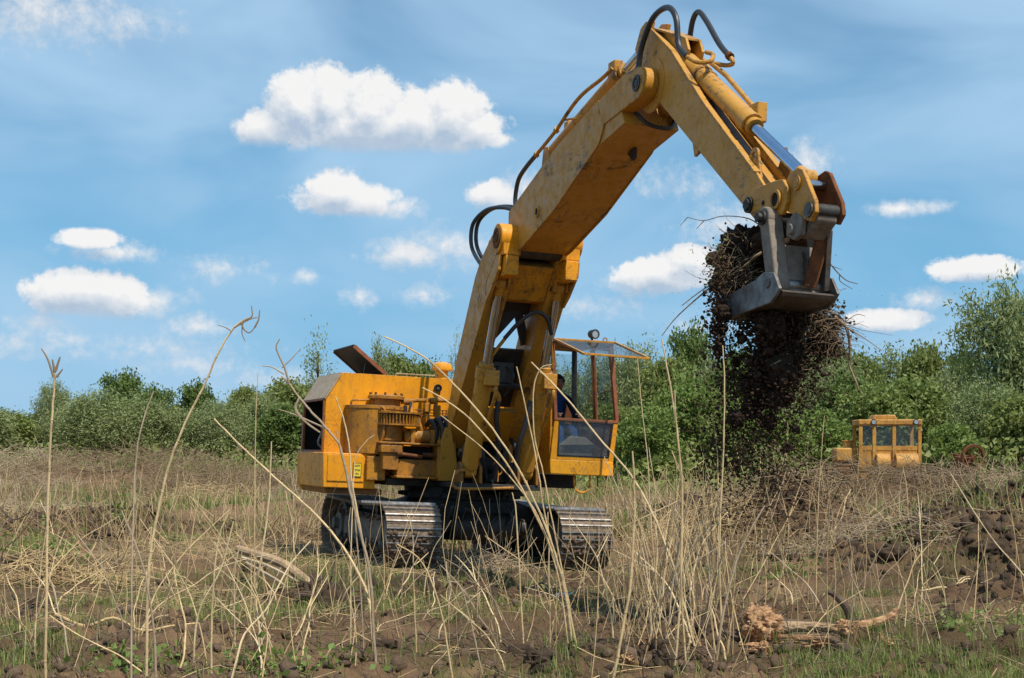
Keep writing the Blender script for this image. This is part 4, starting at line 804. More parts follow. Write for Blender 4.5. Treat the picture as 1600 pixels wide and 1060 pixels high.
b = MB(); b.box(.77, 1.69, -1.40, .0, 3.09, 3.135); b.box(.79, 1.67, -1.37, -1.31, 3.02, 3.09); b.build('roof', PW, cab, .012)
aw = empty('raised_windshield', parent=cab)
A = [Vector((.80, -1.40, 3.125)), Vector((1.70, -1.40, 3.135)), Vector((1.76, -2.38, 2.865)), Vector((.84, -2.36, 2.87))]
for i in range(4):
    b = MB(); b.obox(A[i], A[(i+1) % 4], .035, .03); b.build('frame_bar', PB, aw, .004)
nrm = (A[1]-A[0]).cross(A[3]-A[0]).normalized()*.003
b = MB(); b.add([p+nrm for p in A] + [p-nrm for p in A], [(0,1,2,3),(7,6,5,4),(0,4,5,1),(1,5,6,2),(2,6,7,3),(3,7,4,0)]); b.build('pane', MAT['glass'], aw)
b = MB(); b.cyl((1.46, -1.15, 3.13), (1.46, -1.15, 3.2), .018, n=10); b.cyl((1.46, -1.12, 3.255), (1.475, -1.22, 3.25), .058, .064, n=20); b.ring((1.475, -1.222, 3.25), (.15, -1, 0), .068, .05, .02, 20); rl = b.build('work_lamp', MAT['iron_dark'], cab)
MB().cyl((1.475, -1.215, 3.25), (1.477, -1.226, 3.25), .05, n=18).build('lamp_lens', MAT['lens'], rl)
MB().tube([(1.62, -1.2, 3.13), (1.61, -1.2, 3.19), (1.64, -1.2, 3.21), (1.665, -1.2, 3.19), (1.66, -1.2, 3.13)], .008, 6).build('roof_handle', RF, cab)
MB().tube([(1.18, -1.38, 1.31), (1.18, -1.40, 1.17), (1.22, -1.40, 1.09), (1.295, -1.40, 1.065), (1.37, -1.40, 1.09), (1.41, -1.40, 1.17), (1.41, -1.38, 1.31)], .014, 8).build('step_loop', MAT['paint_orange'], cab)
MB().tube([(1.53, -1.38, 1.31), (1.53, -1.39, 1.16), (1.65, -1.39, 1.155), (1.66, -1.38, 1.31)], .012, 8, raw=True).build('step_loop', PD, cab)
b = MB(); b.prism([(-.62, 1.50), (-.62, 1.86), (-.20, 1.86), (-.20, 1.5)], 1.02, 1.48); b.prism([(-.30, 1.86), (-.18, 2.45), (-.10, 2.45), (-.18, 1.86)], 1.02, 1.48); b.build('seat', MAT['leather'], cab, .03)
for xx in (1.09, 1.42):
    b = MB(); b.tube([(xx, -.98, 1.5), (xx, -.95, 1.9), (xx, -.90, 2.10)], .012, 8); b.cyl((xx, -.90, 2.09), (xx, -.90, 2.15), .024, n=10); b.build('control_lever', MAT['iron_dark'], cab)
b = MB(); b.add([(1.0, -1.22, 1.52), (1.5, -1.22, 1.52), (1.56, -1.20, 1.72), (1.42, -1.18, 1.82), (1.2, -1.16, 1.84), (1.02, -1.18, 1.70), (1.0, -1.18, 1.52), (1.5, -1.18, 1.52), (1.56, -1.16, 1.72), (1.42, -1.14, 1.82), (1.2, -1.12, 1.84), (1.02, -1.14, 1.70)],
    [(0,1,2,3,4,5), (11,10,9,8,7,6)] + [(i, (i+1) % 6, (i+1) % 6 + 6, i+6) for i in range(6)]); b.build('front_sack', MAT['frame_dust'], cab, .02)

# ---------------------------------------------------------------- operator
def person():
    J = {'pel': (1.25, -.40, 1.93, .14, .12), 'bel': (1.25, -.42, 2.08, .145, .11), 'che': (1.24, -.46, 2.27, .165, .115), 'sho': (1.24, -.48, 2.39, .12, .09), 'nec': (1.235, -.50, 2.465, .055, .055), 'hd0': (1.23, -.54, 2.53, .075, .085), 'hd1': (1.225, -.55, 2.60, .088, .10), 'hd2': (1.225, -.545, 2.67, .07, .08),
         'ls': (1.06, -.48, 2.37, .065, .065), 'le': (1.00, -.60, 2.12, .05, .05), 'lw': (1.08, -.86, 2.10, .033, .03), 'lh': (1.09, -.92, 2.12, .035, .03),
         'rs': (1.42, -.48, 2.37, .065, .065), 're': (1.50, -.62, 2.12, .05, .05), 'rw': (1.43, -.86, 2.10, .033, .03), 'rh': (1.42, -.92, 2.12, .035, .03),
         'lk': (1.14, -.86, 1.93, .072, .072), 'lm': (1.14, -.62, 1.93, .09, .085), 'la': (1.15, -.98, 1.58, .045, .05), 'lf': (1.15, -1.12, 1.535, .042, .035),
         'rk': (1.36, -.86, 1.93, .072, .072), 'rm': (1.36, -.62, 1.93, .09, .085), 'ra': (1.36, -.98, 1.58, .045, .05), 'rf': (1.36, -1.12, 1.535, .042, .035)}
    names = list(J); ix = {n: i for i, n in enumerate(names)}
    E = [('pel','bel'),('bel','che'),('che','sho'),('sho','nec'),('nec','hd0'),('hd0','hd1'),('hd1','hd2'),('sho','ls'),('ls','le'),('le','lw'),('lw','lh'),('sho','rs'),('rs','re'),('re','rw'),('rw','rh'),('pel','lm'),('lm','lk'),('lk','la'),('la','lf'),('pel','rm'),('rm','rk'),('rk','ra'),('ra','rf')]
    V = [J[n][:3] for n in names]; E = [(ix[a], ix[b_]) for a, b_ in E]; rad = [J[n][3:] for n in names]
    for s, w in (('l', -1), ('r', 1)):                             # five bent fingers closed on the lever
        h = Vector(J[s+'h'][:3])
        for k, (off, ln) in enumerate(((-.022, .036), (-.007, .042), (.008, .040), (.022, .032), (None, .03))):
            p0 = h + (Vector((0, -.012, off)) if off is not None else Vector((-.028*w, 0, .012))); i0 = len(V)
            d1 = Vector((-.2*w, -1, 0)) if off is not None else Vector((-.8*w, -.6, .5)); d2 = Vector((-.9*w, .2, -.1))
            p1 = p0 + d1.normalized()*ln; p2 = p1 + d2.normalized()*ln*.8
            V += [p0[:], p1[:], p2[:]]; rad += [(.010, .010), (.009, .009), (.0075, .0075)]; E += [(ix[s+'h'], i0), (i0, i0+1), (i0+1, i0+2)]
    me = bpy.data.meshes.new('person'); me.from_pydata(V, E, []); o = bpy.data.objects.new('person', me); col.objects.link(o)
    sk = o.modifiers.new('skin', 'SKIN'); sb = o.modifiers.new('sub', 'SUBSURF'); sb.levels = 2; sb.render_levels = 2
    for i, r in enumerate(rad): me.skin_vertices[0].data[i].radius = r
    me.skin_vertices[0].data[0].use_root = True
    dg = bpy.context.evaluated_depsgraph_get(); new = bpy.data.meshes.new_from_object(o.evaluated_get(dg)); bpy.data.objects.remove(o)
    new.materials.clear()
    for k in ('jacket', 'trousers', 'skin', 'jacket_blue', 'leather'): new.materials.append(MAT[k])
    for p in new.polygons:
        c = p.center; p.use_smooth = True
        if c.z > 2.455: i = 2
        elif c.y < -.885 and 2.02 < c.z < 2.2: i = 2
        elif c.z < 1.60: i = 4
        elif c.z < 2.0 and (c.y < -.5 or c.z < 1.99): i = 1
        elif abs(c.x - 1.24) < .075 and c.y < -.50 and c.z > 2.02: i = 3
        else: i = 0
        p.material_index = i
    w = EX.matrix_basis if False else Matrix.Translation(EX_C) @ Matrix.Rotation(EX_H, 4, 'Z') @ Matrix.Rotation(EX_T, 4, 'Y')
    po = link('person', new); po.matrix_world = w
    tag(po, 'operator in a navy jacket and blue trousers seated in the excavator cab', 'person')
    # hair cap, ears, nose, brow, mouth
    b = MB(); hc = Vector((1.225, -.54, 2.61)); nr, ns = 9, 18; v = []; f = []
    for i in range(nr+1):
        th = (i/nr) * R(112)
        for j in range(ns):
            ph = 2*math.pi*j/ns; cut = 1 - .42*max(0, -math.sin(ph)) ; t2 = th*cut; r = .104 + .004*math.sin(7*ph+3*th)
            v.append(hc + Vector((r*math.sin(t2)*math.cos(ph)*.92, r*math.sin(t2)*math.sin(ph)*1.06, r*math.cos(t2))))
    for i in range(nr):
        for j in range(ns): f.append((i*ns+j, i*ns+(j+1) % ns, (i+1)*ns+(j+1) % ns, (i+1)*ns+j))
    b.add(v, f); b.build('hair', MAT['hair'], po)
    b = MB(); b.add([(1.225, -.655, 2.60), (1.212, -.64, 2.565), (1.238, -.64, 2.565), (1.225, -.668, 2.568), (1.225, -.635, 2.605)], [(0,1,3), (0,3,2), (1,2,3), (4,1,0), (4,0,2), (4,2,1)]); b.build('nose', MAT['skin'], po)
    for xx in (-.034, .034):
        b = MB(); b.lathe([(.002, -.009), (.011, -.005), (.013, 0), (.011, .005), (.002, .009)], 10, (1.225+xx, -.632, 2.605)); b.build('eye', MAT['hair'], po)
    for xx in (-.088, .088):
        b = MB(); b.lathe([(.004, -.03), (.012, -.015), (.015, .01), (.010, .028), (.003, .032)], 8, (1.225+xx, -.54, 2.585)); b.build('ear', MAT['skin'], po)
    b = MB(); b.tube([(1.20, -.628, 2.535), (1.225, -.636, 2.533), (1.25, -.628, 2.535)], .004, 6); b.build('mouth', MAT['red_print'], po)
person()
# ---------------------------------------------------------------- soil and roots in and under the bucket
EXM = Matrix.Translation(EX_C) @ Matrix.Rotation(EX_H, 4, 'Z') @ Matrix.Rotation(EX_T, 4, 'Y')
BY = 12.35                                                         # metres from the camera to the bucket
def lump(name, c, rad, mat, label, cat, sub=4, amp=.35, seed=0, sq=(1, 1, 1), group=None, freq=2.2):
    v, f = ico(sub); n = v * (1 + amp * (fbm(v[:,0]*freq + seed*3.1 + 9, v[:,1]*freq + v[:,2]*freq*1.3 + 5, 4, seed) - .5)[:, None] * 2) \
        * (1 + .22*amp * (fbm(v[:,0]*9 + v[:,2]*7, v[:,1]*9 - v[:,2]*5, 3, seed+3) - .5)[:, None] * 2)
    me = mesh_np(name, n * np.array(sq) * rad, f, mat, True); o = link(name, me); o.location = c
    return tag(o, label, cat, group)
lump('soil_heap', wpt(1166, 412, 12.85), .37, MAT['soil_bucket'], 'dark lump of soil and roots held in the raised bucket', 'soil', 5, .55, 3, (.70, .75, .95), freq=3.2)
lump('soil_clod', wpt(1222, 375, 12.5), .24, MAT['soil_fall'], 'dark clump of soil wedged between the arms of the bucket', 'soil', 4, .5, 8, (1.1, .8, .6))
lump('soil_clod', wpt(1150, 446, 12.75), .17, MAT['soil_bucket'], 'crumbling soil lump spilling over the inner lip of the bucket', 'soil', 4, .5, 14, (1.2, .8, .8))
lump('soil_clod', wpt(1114, 404, 12.7), .07, MAT['soil_fall'], 'small dark clod at the leafy outer end of the bucket load', 'soil', 3, .4, 5)
lump('soil_clod', wpt(1288, 534, 12.3), .10, MAT['soil_bucket'], 'earthy root ball hanging beneath the bucket among thin roots', 'soil', 4, .6, 6)
lump('soil_clod', wpt(1243, 671, 12.4), .042, MAT['soil_dark'], 'brown clod falling in front of the green bushes left of the bulldozer', 'soil', 3, .4, 7)
lump('soil_clod', wpt(1229, 700, 12.4), .045, MAT['soil_fall'], 'lowest dark clod falling just above the brush', 'soil', 3, .4, 9)
lump('soil_clod', wpt(1159, 529, 12.4), .045, MAT['soil_fall'], 'round dark clod falling apart from the soil column', 'soil', 3, .4, 10)
for i, (px, py, r_) in enumerate(((1205,505,.12),(1235,512,.13),(1215,545,.11),(1240,550,.09),(1195,565,.10),(1222,582,.12),(1190,605,.10),(1168,598,.07),(1212,625,.08),(1175,640,.08),(1150,655,.06),(1200,660,.06),(1126,515,.05),(1130,490,.06),(1124,545,.045))):
    lump('soil_clod', wpt(px, py, 12.3 + .1*((i*7) % 5 - 2)), r_, MAT['soil_bucket'], 'dark ragged clod tumbling inside the falling soil column', 'soil', 4, .75, 30+i, (1, .8, 1.1), 'clods in the falling soil', 3.0)
# falling crumbs: a dense core under the floor plate, looser towards the sides and the ground
def crumbs():
    C = []; S = []
    def put(n, cx, cy, sx, sy, s0, s1, dy=.16):
        px = rng.normal(cx, sx, n); py = rng.normal(cy, sy, n); Y = rng.normal(BY, dy, n)
        C.append(np.stack([(px-800)*Y/F_PX, Y, EYE + (695-py)*Y/F_PX], -1)); S.append(s0 + (s1-s0) * rng.power(.35, n))
    put(3400, 1222, 497, 32, 16, .003, .020); put(4200, 1218, 540, 28, 24, .003, .020); put(4400, 1203, 590, 42, 28, .003, .017); put(3000, 1184, 640, 50, 32, .0025, .014)
    put(1500, 1165, 700, 44, 30, .003, .016); put(1500, 1124, 500, 10, 40, .003, .020, .1); put(600, 1126, 430, 12, 26, .003, .018, .1); put(1500, 1150, 545, 28, 60, .002, .006)
    put(1500, 1284, 520, 16, 24, .003, .018, .1); put(500, 1270, 580, 22, 34, .002, .009); put(1200, 1195, 620, 60, 90, .002, .006, .25); put(400, 1122, 455, 36, 50, .0015, .004); put(400, 1140, 690, 30, 50, .003, .012)
    put(900, 1180, 735, 46, 26, .003, .014); put(600, 1190, 790, 44, 30, .003, .013); put(300, 1200, 850, 40, 40, .003, .012)
    put(90, 1208, 560, 30, 40, .02, .045); put(500, 1250, 540, 45, 40, .002, .006)
    C = np.concatenate(C); S = np.concatenate(S); px = 800 + C[:, 0]/C[:, 1]*F_PX; py = 695 - (C[:, 2]-EYE)/C[:, 1]*F_PX; k = (C[:, 2] > hz(C[:, 0], C[:, 1]) + .02) & ~((px > 1136) & (px < 1300) & (py < 484 + np.clip((1215-px)*.18, -6, 12)))
    V, Fc = clods_np(C[k], S[k], 1, .22); o = link('falling_soil', mesh_np('falling_soil', V, Fc, MAT['soil_fall']))
    tag(o, 'dark crumbs of soil falling in a column from the bucket', 'falling soil', kind='stuff')
crumbs()
def branch(name, runs, label, cat, mat, Y=BY, r=.012, kinds=None):
    b = MB()
    for i, (pts, rr) in enumerate(runs):
        P = [wpt(p[0], p[1], Y + (p[2] if len(p) > 2 else 0)) for p in pts]; b.tube(P, rr, 6, 4, rr*.45)
    return tag(b.build(name, MAT[mat]), label, cat)
branch('branch', [([(1282,455,.2),(1300,490,0),(1322,512,-.1),(1328,545,-.1),(1327,570,-.1),(1338,598,-.15),(1341,608,-.15)], .017), ([(1328,553,-.1),(1305,556,0),(1280,555,.1)], .010), ([(1322,512,-.1),(1345,525,-.2),(1378,548,-.3)], .007), ([(1318,505),(1338,492),(1352,494)], .005)],
       'bent brown branch dangling below the outer corner of the bucket', 'branch', 'twig_brown')
branch('branch', [([(1288,400,.1),(1305,422,0),(1322,438,-.1),(1340,444,-.1)], .007), ([(1312,430),(1313,440),(1332,452)], .005), ([(1300,416),(1316,422)], .004)], 'thin forked twig sticking out beside the bucket arm against the sky', 'branch', 'twig_dark')
branch('branch', [([(1196,360),(1170,342,.1),(1130,338,.2),(1100,345,.3),(1074,340,.35)], .006), ([(1100,345,.3),(1088,358,.3)], .005), ([(1074,340,.35),(1062,354,.35)], .004)], 'slender twig arching out over the top of the bucket load', 'branch', 'twig_dark')
branch('branch', [([(1190,395,-.1),(1150,425,0),(1120,440,.1),(1095,455,.15),(1065,478,.2)], .009), ([(1120,441,.1),(1085,470,.2),(1055,498,.25),(1034,525,.3)], .008), ([(1190,395,-.1),(1178,402,-.1),(1165,416)], .013)], 'long pale root trailing from the bucket load out over the inner lip', 'root', 'twig_brown')
branch('root', [([(1260,520,.1),(1240,545),(1225,560,-.1),(1205,571,-.2)], .013), ([(1240,545),(1228,540),(1210,545)], .009)], 'light brown hooked root caught in the falling soil column', 'root', 'twig_brown', 12.2)
branch('root', [([(1270,500),(1282,530),(1300,556)], .012), ([(1262,492),(1284,505),(1318,510)], .016), ([(1290,500),(1296,525),(1290,550)], .008)], 'stubby root fork under the outer bucket corner', 'root', 'twig_brown')
# tangle of fine roots
n = 420; base = np.stack([rng.normal(1286, 16, n), rng.normal(512, 26, n)], -1); d = rng.normal(0, 1, (n, 2)); d[:, 1] = np.abs(d[:, 1])*.9
t = np.linspace(0, 1, 5)[None, :, None]; ln = rng.uniform(8, 34, (n, 1, 1)); P2 = base[:, None] + d[:, None]*ln*t + rng.normal(0, 2.2, (n, 5, 2)); Yd = rng.normal(BY, .12, (n, 1))
PL = np.stack([(P2[..., 0]-800)*Yd/F_PX, np.broadcast_to(Yd, (n, 5)), EYE + (695-P2[..., 1])*Yd/F_PX], -1)
V, Fc = tubes_np(PL, np.linspace(.004, .0015, 5)[None], 3); tag(link('fine_roots', mesh_np('fine_roots', V, Fc, MAT['twig_brown'])), 'tangle of thin hanging roots below the bucket corner', 'roots', kind='stuff')
n = 160; base = np.stack([rng.normal(1160, 26, n), rng.normal(430, 34, n)], -1); d = rng.normal(0, 1, (n, 2)); ln = rng.uniform(8, 40, (n, 1, 1))
P2 = base[:, None] + d[:, None]*ln*t + rng.normal(0, 2.5, (n, 5, 2)); Yd = rng.normal(12.5, .12, (n, 1)); PL = np.stack([(P2[..., 0]-800)*Yd/F_PX, np.broadcast_to(Yd, (n, 5)), EYE + (695-P2[..., 1])*Yd/F_PX], -1)
V, Fc = tubes_np(PL, np.linspace(.004, .0015, 5)[None], 3); tag(link('fine_roots', mesh_np('fine_roots', V, Fc, MAT['twig_brown'])), 'thin roots and stems sticking out of the soil in the bucket', 'roots', kind='stuff')
# leafy weed still growing on the load
def leafmesh(C, S, Nn=None, asp=.55):
    n = len(C); R3 = rot_np(n); q = np.array([(-1, 0, 0), (0, -asp, .12), (1, 0, 0), (0, asp, .12)])
    V = np.einsum('nij,mj->nmi', R3, q) * np.asarray(S)[:, None, None] + C[:, None]; return V.reshape(-1, 3), np.arange(n*4).reshape(n, 4)
w = empty('weed', wpt(1122, 420, 12.6)); tag(w, 'green leafy weed hanging from the soil at the inner end of the bucket', 'weed')
C = np.concatenate([rng.normal(0, 1, (60, 3))*np.array([.05, .05, .12]), rng.normal(0, 1, (26, 3))*np.array([.03, .04, .05]) + np.array([-.04, 0, -.18])]); V, Fc = leafmesh(C, rng.uniform(.012, .032, len(C))); link('leaves', mesh_np('leaves', V, Fc, MAT['leaf_green']), w)
MB().tube([(.12, .02, .28), (.03, 0, .1), (-.03, 0, -.12), (-.05, 0, -.24)], .004, 5).build('stem', MAT['twig_brown'], w)

# ---------------------------------------------------------------- trees
def clump_crown(nc, per, spread, shape, leafs, droop=0.0, asp=.5, seed=0):
    r = np.random.default_rng(seed); C = []
    k = 0
    while k < nc:
        p = r.uniform(-1, 1, 3); d = np.linalg.norm(p)
        if d > 1 or d < .35: continue
        C.append(p * (.70 + .26*r.random())); k += 1
    C = np.array(C); c = C * np.array([shape[0], shape[0], shape[1]]); c[:, 2] += shape[2]
    c[:, :2] *= (1 - .10*np.clip((c[:, 2:3] - shape[2])/shape[1], 0, 1))
    L = c[:, None] + r.normal(0, spread, (nc, per, 3)) * np.array([1, 1, .75]) * r.uniform(.6, 1.3, (nc, 1, 1))
    if droop: L[:, :, 2] -= droop * r.random((nc, per))**2
    return c, L.reshape(-1, 3), r.uniform(.6, 1.3, nc*per)*leafs
def make_tree(kind, seed):
    # built 6 m tall, crown half width about 2.2 m; scaled per copy
    if kind == 'willow': c, L, S = clump_crown(130, 115, .34, (2.2, 2.45, 3.3), .110, .75, seed=seed); lm = 'leaf_willow'; asp = .30
    elif kind == 'dark': c, L, S = clump_crown(120, 110, .32, (2.0, 2.5, 3.5), .125, 0, seed=seed); lm = 'leaf_dark'; asp = .6
    elif kind == 'green': c, L, S = clump_crown(125, 110, .34, (2.2, 2.5, 3.4), .125, .1, seed=seed); lm = 'leaf_green'; asp = .55
    elif kind == 'sparse': c, L, S = clump_crown(34, 70, .34, (1.3, 2.3, 3.6), .095, .4, seed=seed); lm = 'leaf_willow'; asp = .4
    else: c, L, S = clump_crown(115, 105, .34, (2.4, 2.6, 2.7), .125, .1, seed=seed); lm = 'leaf_bright'; asp = .55
    global rng
    old = rng; rng = np.random.default_rng(seed+50); V, Fc = leafmesh(L, S, asp=asp); rng = old
    crown = mesh_np('crown', V, Fc, MAT[lm]); b = MB(); r = random.Random(seed)
    b.tube([(0, 0, -.3), (.05, .02, .8), (-.04, .05, 1.9), (.04, 0, 3.2), (0, 0, 4.6)], .15, 7, 3, .04)
    for p in r.sample(list(range(len(c))), 16):
        e = Vector(c[p]); z0 = max(.5, min(3.6, e.z*.5)); m_ = Vector((e.x*.45, e.y*.45, (z0 + e.z)/2 + .1)); b.tube([(0, 0, z0), m_, e], .06, 5, 3, .012)
    return crown, b.mesh('trunk', MAT['trunk_bark'], 60)
PROTO = {k: [make_tree(k, s) for s in sd] for k, sd in (('willow', (1, 2, 3)), ('dark', (4, 5)), ('green', (6, 7, 8)), ('sparse', (9, 10)), ('bush', (11, 12)))}
KD = {'willow': 'grey-green willow', 'dark': 'dark green broadleaf tree', 'green': 'mid-green broadleaf tree', 'sparse': 'thin sparse-crowned tree', 'bush': 'bright green bush'}
WID = 1.38
TREES = [ # px, top, half width px, distance, kind, where
 (12,652,44,100,'green','at the left edge of the picture'),(52,655,42,112,'dark','behind the two tall stalks at far left'),(82,603,27,106,'willow','round-headed, above the left end of the tree line'),(112,640,46,98,'willow','right of the round-headed willow'),
 (150,620,60,92,'willow','broad, in the middle of the left tree line'),(190,597,33,113,'dark','rising highest in the left tree line'),(212,628,48,95,'willow','in front of the highest tree at left'),(246,618,30,106,'dark','just left of the long leaning stalk'),
 (285,640,42,96,'willow','low, behind the long leaning stalk'),(306,611,28,113,'dark','pointed, right of the long leaning stalk'),(345,634,46,95,'willow','wide, between leaning stalk and excavator'),(380,613,28,113,'green','behind the wide willow left of the excavator'),
 (415,626,42,98,'willow','close left of the engine house'),(456,602,46,102,'green','against the rear of the engine house'),(440,645,40,88,'dark','low, at the foot of the trees by the engine house'),(497,521,26,104,'sparse','tall, left of the raised hood flap'),
 (592,525,17,110,'sparse','tall, behind the raised hood flap'),(622,566,36,112,'green','seen over the engine house roof'),(662,580,34,112,'green','by the air cleaner cap over the roof'),(712,522,12,112,'sparse','slim, at the edge of the lower boom'),
 (545,602,50,100,'willow','hidden behind the engine house'),(800,585,62,100,'green','seen through the gap in the lower boom'),(850,575,50,96,'willow','behind the cab'),
 (902,588,45,78,'willow','seen through the cab windows'),(950,566,48,72,'willow','right behind the cab door'),(1000,556,46,70,'willow','directly right of the cab'),(1040,572,44,66,'green','between cab and bucket'),(1078,534,34,82,'dark','highest between cab and bucket'),
 (1075,604,56,57,'bush','in front of the trees between cab and bucket'),(1120,566,46,72,'willow','left of the falling soil'),(1162,572,50,66,'dark','behind the falling soil'),(1212,582,54,62,'willow','under the bucket'),(1258,556,50,67,'willow','grey, right of the falling soil'),
 (1292,552,38,74,'dark','behind the dangling branch'),(1316,576,50,60,'willow','above the bulldozer hood'),(1345,566,40,66,'green','behind the bulldozer roof'),(1388,537,36,78,'sparse','airy, above the bulldozer roof'),(1440,549,38,76,'green','right of the airy tree'),
 (1372,612,60,54,'green','directly behind the bulldozer'),(1430,606,58,55,'green','right behind the bulldozer cab'),(1482,596,48,60,'willow','between bulldozer and the big willow'),(1502,566,28,95,'dark','far off in the gap left of the big willow'),
 (1568,474,78,60,'willow','tallest, at the right edge of the picture'),(1622,490,60,62,'willow','cut off by the right edge of the picture'),(1545,606,60,52,'willow','low, under the tallest willow'),(1604,628,60,50,'green','low, at the right edge behind the spoked wheel'),
 (1206,650,56,50,'bush','low, under the falling soil'),(1288,646,50,51,'bush','low, left of the bulldozer hood'),(1152,640,50,54,'green','low, left of the soil column'),(1012,640,52,52,'bush','low, right of the cab steps'),(960,640,42,56,'green','low, at the cab corner'),
 (1490,668,44,46,'bush','small, right of the bulldozer'),(1330,606,46,57,'dark','shady, left of the bulldozer roof'),(1110,615,46,58,'green','rounded, left of the falling soil'),
 (-40,640,60,96,'willow','beyond the left edge'),(1680,560,80,58,'green','beyond the right edge')]
for i, (px, top, hw, Y, k, where) in enumerate(TREES):
    X = (px-800)*Y/F_PX; zb = hz1(X, Y); H = EYE + (695-top)*Y/F_PX - zb; W = hw*WID*Y/F_PX
    crown, trunk = PROTO[k][i % len(PROTO[k])]
    hw0 = {'willow': 2.75, 'dark': 2.45, 'green': 2.7, 'sparse': 1.7, 'bush': 2.9}[k]; h0 = {'willow': 4.85, 'dark': 5.1, 'green': 5.05, 'sparse': 5.4, 'bush': 4.7}[k]
    o = empty('tree' if k != 'bush' else 'bush', (X, Y, zb), (0, 0, (i*1.7) % 6.28)); o.scale = (W/hw0, W/hw0, H/h0)
    art = 'tall ' if False else ''
    if 'beyond the' in where: where = 'partly ' + where
    tag(o, (KD[k] + ' ' + where), 'tree' if k != 'bush' else 'bush', 'trees along the edge of the field' if k != 'bush' else 'bushes at the foot of the trees')
    link('crown', crown, o); link('trunk', trunk, o)
# undergrowth at the foot of the trees
n = 26000; px = rng.uniform(-60, 1680, n); Y = np.where(px > 880, rng.uniform(44, 72, n), rng.uniform(74, 108, n)); X = (px-800)*Y/F_PX
hh = .25 + 1.5*sstep(.4, .7, fbm(X*.35, Y*.35, 3, 91)); Z = hz(X, Y, False) + rng.random(n)*hh
V, Fc = leafmesh(np.stack([X, Y, Z], -1), rng.uniform(.06, .16, n)); tag(link('undergrowth', mesh_np('undergrowth', V, Fc, MAT['leaf_green'])), 'dense green undergrowth along the foot of the trees', 'undergrowth', kind='stuff')

# ---------------------------------------------------------------- ground cover
def footprint(X, Y):                                               # inside the machine's tracks
    dx = X - EX_C.x; dy = Y - EX_C.y; c, s = math.cos(EX_H), math.sin(EX_H); lx = dx*c + dy*s; ly = -dx*s + dy*c
    return ((np.abs(np.abs(lx) - 1.19) < .42) & (np.abs(ly) < 2.05))
def scatter(n, y0, y1, dens=None, p=1.6, side=1.06):
    u = rng.random(n); Y = (y0**(1-p) + u*(y1**(1-p) - y0**(1-p)))**(1/(1-p)) if p != 1 else y0*(y1/y0)**u
    X = rng.uniform(-1, 1, n)*.36*Y*side
    k = ~footprint(X, Y)
    if dens is not None: k &= rng.random(n) < dens(X, Y)
    return X[k], Y[k]
def lying(n, y0, y1, l0, l1, r0, r1, pitch, mat, name, label, cat, dens=None, p=1.6, lift=.02, seg=4, bend=.12, up=0):
    X, Y = scatter(n, y0, y1, dens, p); n = len(X); a = rng.uniform(0, 2*np.pi, n); pt = np.abs(rng.normal(up, pitch, n)); L = rng.uniform(l0, l1, n)
    D = np.stack([np.cos(a)*np.cos(pt), np.sin(a)*np.cos(pt), np.sin(pt)], -1); Sd = np.stack([-np.sin(a), np.cos(a), np.zeros(n)], -1)
    t = np.linspace(0, 1, seg); bw = rng.normal(0, bend, n)[:, None]*L[:, None]*(t*(1-t)*4)[None]; bz = rng.normal(0, bend, n)[:, None]*L[:, None]*(t*(1-t)*2)[None]
    PL = np.stack([X, Y, np.zeros(n)], -1)[:, None] + D[:, None]*(L[:, None]*t[None])[:, :, None] + Sd[:, None]*bw[:, :, None]; g = hz(PL[..., 0], PL[..., 1])
    flat = (pt < .45)[:, None]
    PL[..., 2] = np.where(flat, g*.55 + .45*g[:, :1], g[:, :1]) + np.abs(PL[..., 2]) + bz + lift*rng.random((n, 1))
    PL[..., 2] = np.maximum(PL[..., 2], g + .002)
    rr = rng.uniform(r0, r1, (n, 1)) * np.linspace(1, .55, seg)[None]
    V, Fc = tubes_np(PL, rr, 3); return tag(link(name, mesh_np(name, V, Fc, MAT[mat])), label, cat, kind='stuff')
def onmound(X, Y):
    m_ = 0
    for (a, b_, rx, ry, h) in MOUNDS + TURNED:
        if h > .13: m_ = m_ + np.exp(-(((X-a)/rx)**2 + ((Y-b_)/ry)**2)*.9)
    return np.clip(m_, 0, 1)
dn = lambda X, Y: (.06 + .94*sstep(.47, .63, fbm(X*.55, Y*.55, 3, 61))) * (.30 + .70*sstep(11, 18, Y)) * (1 - .82*onmound(X, Y))
lying(16000, 9.2, 26, .06, .50, .0016, .0050, .22, 'straw_litter', 'straw_litter', 'dry straw and broken stems littering the soil', 'straw', dn, 1.7)
lying(1500, 9.2, 24, .25, 1.0, .003, .007, .12, 'straw', 'fallen_stalks', 'pale fallen stalks lying over the soil', 'straw', dn, 1.7, .05)
lying(2800, 9.2, 24, .08, .40, .002, .005, .5, 'straw_grey', 'stubble', 'grey broken stubble sticking out of the soil', 'stubble', dn, 1.7, .0, 3, .1, .5)
lying(1300, 9.5, 30, .15, .6, .002, .006, .3, 'twig_dark', 'dark_twigs', 'dark twigs scattered among the straw', 'twigs', None, 1.6)
lying(1900, 9.8, 22, .35, 1.45, .0022, .0048, .16, 'straw', 'thin_stems', 'thin dry stems standing and leaning all over the near field', 'straw', lambda X, Y: .16 + .84*np.exp(-(((800 + X/Y*F_PX) - 1060)/110)**2), 1.5, 0, 6, .07, 1.28)
